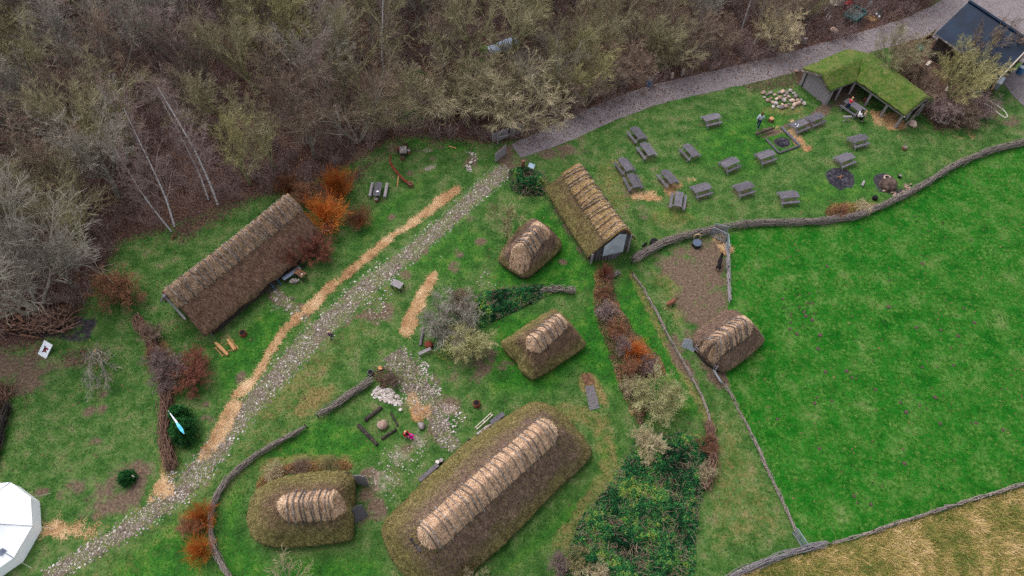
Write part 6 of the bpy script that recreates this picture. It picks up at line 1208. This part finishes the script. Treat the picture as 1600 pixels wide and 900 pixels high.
# trailer at the top
r = thing('farm_trailer', 'old green metal trailer among shrubs at the top right', 'trailer', at(1332, 32)); c = at(1332, 32); rz = pxdir(1332, 30, 22, -16); r.rotation_euler = (0, 0, rz); B = MB(); [B.box((0, y_, .75), (2.2, .1, .35)) for y_ in (-.7, .7)]; [B.box((x_, 0, .75), (.1, 1.3, .35)) for x_ in (-1.05, 1.05)]; B.box((0, 0, .6), (2.1, 1.3, .06)); B.obj('bed', 'green_paint', r)
B = MB(); B.beam((1.1, -.5, .6), (2.0, 0, .5), .08, .08); B.beam((1.1, .5, .6), (2.0, 0, .5), .08, .08); B.obj('drawbar', 'green_paint', r)
for s in (-1, 1): B = MB(); B.tube([(0, s * .85, .35), (0, s * 1.0, .35)], .35, 14); B.obj('wheel', 'black_rubber', r)
for (x, y, m, l, w_, h) in ((1324, 8, 'red_cloth', 'red bundle behind the green trailer', .4, .5), (1308, 4, 'pale_wood', 'stack of pale planks at the top edge left of the trailer', .9, .4), (1357, 12, 'metal_grey', 'grey metal drum behind the trailer', .3, .8), (1372, 22, 'black_plastic', 'dark heap right of the orange straw at the top', .55, .4)):
    t = thing('bundle', l, 'bundle', at(x, y), random.random()); B = MB(); B.ball((0, 0, h / 2), (w_, w_ * .7, h / 2), 10, 6, .25); B.obj('cover', m, t)
for dx in (0, 4): B = MB(); B.ball((0, 0, 0), (.14, .12, .1), 8, 5, .2); tag(B.obj('white_bag', 'board_white', None, True, at(1370 + dx, 22 + dx, .42)), 'white bag on the dark heap, ' + ('left one' if dx == 0 else 'right one'), 'bag')
logs('pale_poles', 'pale poles lying under the shrubs left of the trailer', 'poles', [(1290, 28, 1296, 20, .06), (1293, 32, 1298, 24, .05), (1287, 18, 1292, 12, .06)], 'pale_wood', part='pole')
# clutter near the workshop
r = thing('wheelbarrow', 'teal barrow under the shrubs left of the black roof', 'wheelbarrow', at(1432, 82), .6); B = MB(); B.add([(-.45, -.35, .65), (.45, -.35, .65), (.45, .35, .65), (-.45, .35, .65), (-.25, -.22, .3), (.25, -.22, .3), (.25, .22, .3), (-.25, .22, .3)], [(0, 1, 5, 4), (1, 2, 6, 5), (2, 3, 7, 6), (3, 0, 4, 7), (4, 5, 6, 7)]); B.obj('tray', 'teal_plastic', r); B = MB(); B.tube([(-.9, -.3, .6), (.6, -.15, .2)], .03, 5); B.tube([(-.9, .3, .6), (.6, .15, .2)], .03, 5); B.obj('handles', 'dark_wood', r); B = MB(); B.tube([(.6, -.05, .18), (.6, .05, .18)], .18, 12); B.obj('wheel', 'black_rubber', r)
drum('barrel', 'blue barrel at the corner of the workshop building', 'barrel', 1542, 137, .3, .8, 'blue_plastic', 'teal_plastic')
r = thing('ladder_stack', 'grey crate with pale lid at the corner of the workshop building', 'crate', at(1556, 134), .9); B = MB(); B.box((0, 0, .35), (1.1, .6, .7)); B.obj('body', 'metal_grey', r); B = MB(); B.box((0, 0, .73), (1.15, .65, .05)); B.obj('lid', 'board_white', r)
B = MB(); B.beam((0, 0, .1), (.5, .9, 1.5), .12, .04); tag(B.obj('leaning_plank', 'fresh_wood', loc=at(1548, 142)), 'yellow plank leaning between the blue barrel and pale crate', 'plank')
for (x, y, l) in ((1518, 116, 'white bucket under the workshop eave, left one'), (1528, 119, 'white bucket under the workshop eave, right one')): drum('bucket', l, 'bucket', x, y, .18, .35, 'board_white', 'metal_grey')
drum('bucket', 'green tub where the white hose starts', 'tub', 1527, 147, .32, .3, 'moss', 'teal_plastic')
drum('barrel', 'blue drum at the right edge beside the workshop', 'barrel', 1592, 114, .35, .7, 'blue_plastic', 'metal_grey'); drum('barrel', 'dark bin at the right edge behind the blue drum', 'bin', 1600, 106, .35, .7, 'cloth_navy', 'metal_grey')
H1 = spts([(1515, 138), (1530, 148), (1550, 160), (1566, 170), (1575, 180), (1572, 185), (1563, 180), (1553, 170), (1535, 160)], 50, .04); B = MB(); B.tube([tuple(p) for p in H1], .05, 6); tag(B.obj('white_hose', 'rope_white'), 'long loop of white hose lying on the grass right of the shrubs', 'hose')
H1 = spts([(1520, 150), (1535, 158), (1552, 172)], 12, .03); 
for (x, y, l) in ((1460, 76, 'pale board lying under the olive tree, upper one'), (1450, 100, 'pale board lying under the olive tree, middle one'), (1480, 140, 'grey board frame lying among the dark shrubs')): B = MB(); B.box((0, 0, .1), (.9, .3, .05), rz=.8); tag(B.obj('board', 'pale_wood', loc=at(x, y)), l, 'board')
brush_fence('branch_pile', 'dark sticks scattered on the lawn above the lone fir', [(143, 715), (150, 708), (158, 714)], .12, .3, 8, 'brush_brown', post=0, seglen=(.4, 1.0), cat='branches')
B = MB(); B.tube([(0, 0, .1), (.5, .1, .25)], .07, 7); B.tube([(.1, -.2, .08), (.3, .3, .3)], .05, 6); tag(B.obj('small_logs', 'brown_wood', loc=at(268, 372)), 'small brown log pieces lying at the foot of the leaning birch', 'logs', kind='stuff')
r = thing('folding_stool', 'small grey trestle on the ground left of the people at the shelter', 'trestle', at(1321, 188)); B = MB(); B.beam((-.3, -.2, 0), (.3, .1, .45), .05, .05); B.beam((.3, -.2, 0), (-.3, .1, .45), .05, .05); B.obj('legs', 'grey_wood', r); B = MB(); B.beam((-.4, 0, .47), (.4, .0, .47), .18, .04); B.obj('seat', 'grey_wood', r)
drum('log_stump', 'dark stump seat inside the open shelter', 'stump', 1351, 158, .2, .35, 'rust', 'brown_wood')
# ================================================================ PEOPLE AND ANIMALS
def skin_mesh(name, J, E_, rad, mat, parent, sub=1):
    keys = list(J); me = bpy.data.meshes.new(name); me.from_pydata([J[k] for k in keys], [(keys.index(a), keys.index(b)) for a, b in E_], []); o = bpy.data.objects.new(name, me); COL.objects.link(o)
    md = o.modifiers.new('s', 'SKIN'); md.use_smooth_shade = True
    for k, v in zip(keys, me.skin_vertices[0].data): r_ = rad[k]; v.radius = r_ if isinstance(r_, tuple) else (r_, r_); v.use_root = (k == keys[0])
    o.modifiers.new('u', 'SUBSURF').levels = sub; bpy.context.view_layer.update(); dg = bpy.context.evaluated_depsgraph_get(); nm = bpy.data.meshes.new_from_object(o.evaluated_get(dg)); bpy.data.objects.remove(o); nm.materials.clear()
    return link(name, nm, mat, parent, True)
def person(label, loc, rz, h=1.7, pose='walk', top='cloth_white', legs='cloth_black', hair='hair_dark', shoes='cloth_white', longhair=False, lean=0.0):
    s = h / 1.7; r = thing('person', label, 'person', loc, rz); V_ = lambda x, y, z: (x * s, y * s, z * s)
    hz = .92 if pose != 'sit' else .0
    J = {'pel': V_(0, 0, .93), 'sp': V_(0, .01 - lean * .3, 1.15), 'ch': V_(0, -lean * .8, 1.34), 'nk': V_(0, -.02 - lean, 1.47), 'hd0': V_(0, -.03 - lean * 1.1, 1.54), 'hd': V_(0, -.035 - lean * 1.15, 1.66)}
    rad = {'pel': (.15 * s, .11 * s), 'sp': (.13 * s, .1 * s), 'ch': (.155 * s, .11 * s), 'nk': .055 * s, 'hd0': (.075 * s, .085 * s), 'hd': (.08 * s, .1 * s)}; E_ = [('pel', 'sp'), ('sp', 'ch'), ('ch', 'nk'), ('nk', 'hd0'), ('hd0', 'hd')]
    for sd_, n in ((-1, 'l'), (1, 'r')):
        sw = .18 * sd_ if pose == 'walk' else 0
        J['sh' + n] = V_(.18 * sd_, -lean * .8, 1.38); J['el' + n] = V_(.25 * sd_, sw * .8 + .02 - lean, 1.12 if pose != 'reach' else 1.2); J['wr' + n] = V_(.24 * sd_ if pose == 'walk' else .14 * sd_, sw * 1.2 - .1 - lean * 1.2 - (.2 if pose in ('reach', 'sit', 'kneel') else 0), .88 if pose == 'walk' else 1.02); J['ha' + n] = V_(.23 * sd_ if pose == 'walk' else .12 * sd_, sw * 1.2 - .13 - lean * 1.2 - (.25 if pose in ('reach', 'sit', 'kneel') else 0), .79 if pose == 'walk' else 1.0)
        rad.update({'sh' + n: .06 * s, 'el' + n: .042 * s, 'wr' + n: .03 * s, 'ha' + n: (.035 * s, .018 * s)}); E_ += [('ch', 'sh' + n), ('sh' + n, 'el' + n), ('el' + n, 'wr' + n), ('wr' + n, 'ha' + n)]
        if pose in ('sit',): k_, a_, t_ = V_(.12 * sd_, -.42, .93), V_(.12 * sd_, -.42, .5), V_(.13 * sd_, -.58, .46)
        elif pose == 'kneel': k_, a_, t_ = V_(.12 * sd_, -.3, .65), V_(.12 * sd_, -.05, .42), V_(.12 * sd_, -.2, .38)
        else: k_, a_, t_ = V_(.1 * sd_, -sw * .9 - .04, .5), V_(.1 * sd_, -sw * 1.3 + .03, .09), V_(.11 * sd_, -sw * 1.3 - .13, .04)
        J['hp' + n] = V_(.09 * sd_, 0, .88); J['kn' + n] = k_; J['an' + n] = a_; J['to' + n] = t_; rad.update({'hp' + n: .09 * s, 'kn' + n: .058 * s, 'an' + n: .04 * s, 'to' + n: (.045 * s, .035 * s)}); E_ += [('pel', 'hp' + n), ('hp' + n, 'kn' + n), ('kn' + n, 'an' + n), ('an' + n, 'to' + n)]
    if pose == 'sit': J = {k: (v[0], v[1], v[2] - .44 * s + .02) for k, v in J.items()}
    if pose == 'kneel': J = {k: (v[0], v[1], v[2] - .36 * s) for k, v in J.items()}
    skin_mesh('body', J, E_, rad, 'skin', r, 2)
    def sub(name, keys, grow_, mat, over={}):
        e = [(a, b) for a, b in E_ if a in keys and b in keys]; rr = {k: tuple(x + grow_ * s for x in (rad[k] if isinstance(rad[k], tuple) else (rad[k], rad[k]))) for k in keys}; rr.update(over); skin_mesh(name, {k: J[k] for k in keys}, e, rr, mat, r, 1)
    sub('jacket', ['pel', 'sp', 'ch', 'shl', 'ell', 'wrl', 'shr', 'elr', 'wrr'], .03, top); sub('trousers', ['pel', 'hpl', 'knl', 'anl', 'hpr', 'knr', 'anr'], .018, legs)
    for n in 'lr':
        B = MB(); a, t = Vector(J['an' + n]), Vector(J['to' + n]); m = a.lerp(t, .6); B.ball((m.x, m.y, m.z - .0), (.06 * s, .14 * s, .055 * s), 8, 5, .0); B.obj('shoe', shoes, r, True)
    hd = Vector(J['hd']); B = MB(); B.ball((hd.x, hd.y + .02 * s, hd.z + .045 * s), (.105 * s, .125 * s, .1 * s), 12, 8, .05)
    if longhair: B.ball((hd.x, hd.y + .09 * s, hd.z - .12 * s), (.09 * s, .06 * s, .18 * s), 10, 7, .05)
    B.obj('hair', hair, r, True)
    B = MB(); B.ball((hd.x, hd.y - .115 * s, hd.z - .05 * s), (.016 * s, .022 * s, .022 * s), 6, 4, 0); B.obj('nose', 'skin', r, True)
    for q in (-1, 1): B = MB(); B.ball((hd.x + q * .035 * s, hd.y - .1 * s, hd.z - .015 * s), .011 * s, 6, 4, 0); B.obj('eye', 'hair_dark', r, True)
    return r
person('person walking in a pale jacket and dark trousers left of the stone heap', at(1183, 199), R(150), 1.75, 'walk', 'cloth_light', 'cloth_navy', 'hair_brown', 'board_white', True)
tz = tabs[17].rotation_euler[2]; tl = tabs[17].location; ux = Vector((math.cos(tz), math.sin(tz), 0)); uy = Vector((-math.sin(tz), math.cos(tz), 0))
person('child in a red jacket and blue trousers standing on the picnic table bench', tl - uy * .66 - ux * .25 + Vector((0, 0, .45)), tz + R(180), 1.35, 'reach', 'cloth_red', 'cloth_navy', 'hair_blond', 'cloth_white', lean=.05)
person('dark haired person in a white jacket seated at the right end of the shelter table', tl - uy * .7 + ux * 1.05 + Vector((0, 0, 0)), tz + R(150), 1.6, 'sit', 'cloth_white', 'cloth_black', 'hair_dark', 'cloth_black', True, .1).location.z = .05
person('small child in a beige jacket between the white jacket and the table', tl - uy * .3 + ux * 1.35, tz + R(100), 1.15, 'reach', 'cloth_beige', 'cloth_black', 'hair_blond', 'cloth_white')
person('toddler in a purple jacket with pale hair walking on the lawn beside the cobbled path', at(519, 529), R(140), 1.05, 'walk', 'cloth_purple', 'cloth_navy', 'hair_blond', 'cloth_purple')
person('child in a crimson jacket and black trousers beside the boulder', at(634, 681), R(60), 1.2, 'kneel', 'cloth_crimson', 'cloth_black', 'hair_blond', 'cloth_white', lean=.12)
person('child in bright magenta clothes crouching on the pale sand', at(645, 683), R(-30), 1.0, 'kneel', 'cloth_magenta', 'cloth_magenta', 'cloth_magenta', 'cloth_magenta', lean=.15)
def sheep(label, loc, rz, body, head, s=1.0, woolly=True, name='sheep', cat='sheep'):
    r = thing(name, label, cat, loc, rz); z = .52
    J = {'rump': (0, .38, z + .03), 'mid': (0, 0, z), 'chest': (0, -.36, z + .02), 'neck': (0, -.56, z + .2), 'poll': (0, -.66, z + .34), 'muz': (0, -.86, z + .2), 'tail': (0, .52, z - .05)}
    w = .24 if woolly else .16; rad = {'rump': w * .9, 'mid': w, 'chest': w * .92, 'neck': .11, 'poll': .09, 'muz': .045, 'tail': .035}; E_ = [('mid', 'rump'), ('mid', 'chest'), ('chest', 'neck'), ('neck', 'poll'), ('poll', 'muz'), ('rump', 'tail')]
    for q, n in ((-1, 'l'), (1, 'r')):
        J['f' + n] = (.12 * q, -.34, z - .12); J['fk' + n] = (.12 * q, -.36, .26); J['ff' + n] = (.12 * q, -.35, .02); J['b' + n] = (.13 * q, .36, z - .1); J['bs' + n] = (.13 * q, .26, .36); J['bh' + n] = (.13 * q, .44, .22); J['bf' + n] = (.13 * q, .4, .02)
        rad.update({'f' + n: .07, 'fk' + n: .035, 'ff' + n: .03, 'b' + n: .09, 'bs' + n: .06, 'bh' + n: .035, 'bf' + n: .03}); E_ += [('chest', 'f' + n), ('f' + n, 'fk' + n), ('fk' + n, 'ff' + n), ('rump', 'b' + n), ('b' + n, 'bs' + n), ('bs' + n, 'bh' + n), ('bh' + n, 'bf' + n)]
    skin_mesh('body', J, E_, rad, body, r, 2)
    B = MB(); B.ball((0, -.76, z + .28), (.075, .16, .08), 9, 6, .05); B.obj('face', head, r, True)
    for q in (-1, 1):
        B = MB(); B.ball((q * .12, -.62, z + .36), (.07, .025, .03), 7, 4, 0); B.obj('ear', head, r, True)
        B = MB(); B.tube([(q * .04, -.62, z + .42), (q * .08, -.54, z + .54), (q * .12, -.44, z + .56)], [.022, .018, .008], 6); B.obj('horn', 'hair_dark', r)
    r.scale = (s, s, s); return r
sheep('black goat standing in the mud on the right side of the pen', at(1122, 417), R(160), 'wool_black', 'wool_black', 1.0, False, 'goat', 'goat')
sheep('reddish brown sheep with a black head standing in the pen', at(1047, 476), R(115), 'wool_brown', 'wool_black', .72, True)
# ================================================================ light and camera
w = bpy.data.worlds.new('World'); SC.world = w; w.use_nodes = True; nt = w.node_tree; bg = nt.nodes['Background']
sky = nt.nodes.new('ShaderNodeTexSky'); sky.sky_type = 'NISHITA'; sky.sun_disc = False; EL, AZ = R(58), R(-40)
sky.sun_elevation = EL; sky.sun_rotation = AZ; sky.dust_density = 3.0; sky.air_density = 1.0; sky.ozone_density = 1.0
hs = nt.nodes.new('ShaderNodeHueSaturation'); hs.inputs['Saturation'].default_value = .3
nt.links.new(sky.outputs[0], hs.inputs['Color']); nt.links.new(hs.outputs[0], bg.inputs[0]); bg.inputs[1].default_value = .15
sd = bpy.data.lights.new('sun', 'SUN'); sd.energy = .8; sd.angle = R(50); sd.color = (1, .96, .92); so = bpy.data.objects.new('sun', sd); COL.objects.link(so)
dr = Vector((math.sin(AZ) * math.cos(EL), math.cos(AZ) * math.cos(EL), math.sin(EL))); so.rotation_euler = dr.to_track_quat('Z', 'Y').to_euler()
cd = bpy.data.cameras.new('camera'); cd.sensor_width = 36; cd.lens = F / 1600 * 36; cd.clip_end = 3000; co = bpy.data.objects.new('camera', cd); COL.objects.link(co)
co.location = (0, 0, H); co.rotation_euler = (A, 0, 0); SC.camera = co
SC.view_settings.view_transform = 'Standard'; SC.view_settings.look = 'None'; SC.view_settings.gamma = 1; SC.view_settings.exposure = 0.98
SC.render.engine = 'CYCLES'; SC.cycles.max_bounces = 4; SC.cycles.diffuse_bounces = 2; SC.cycles.use_denoising = False
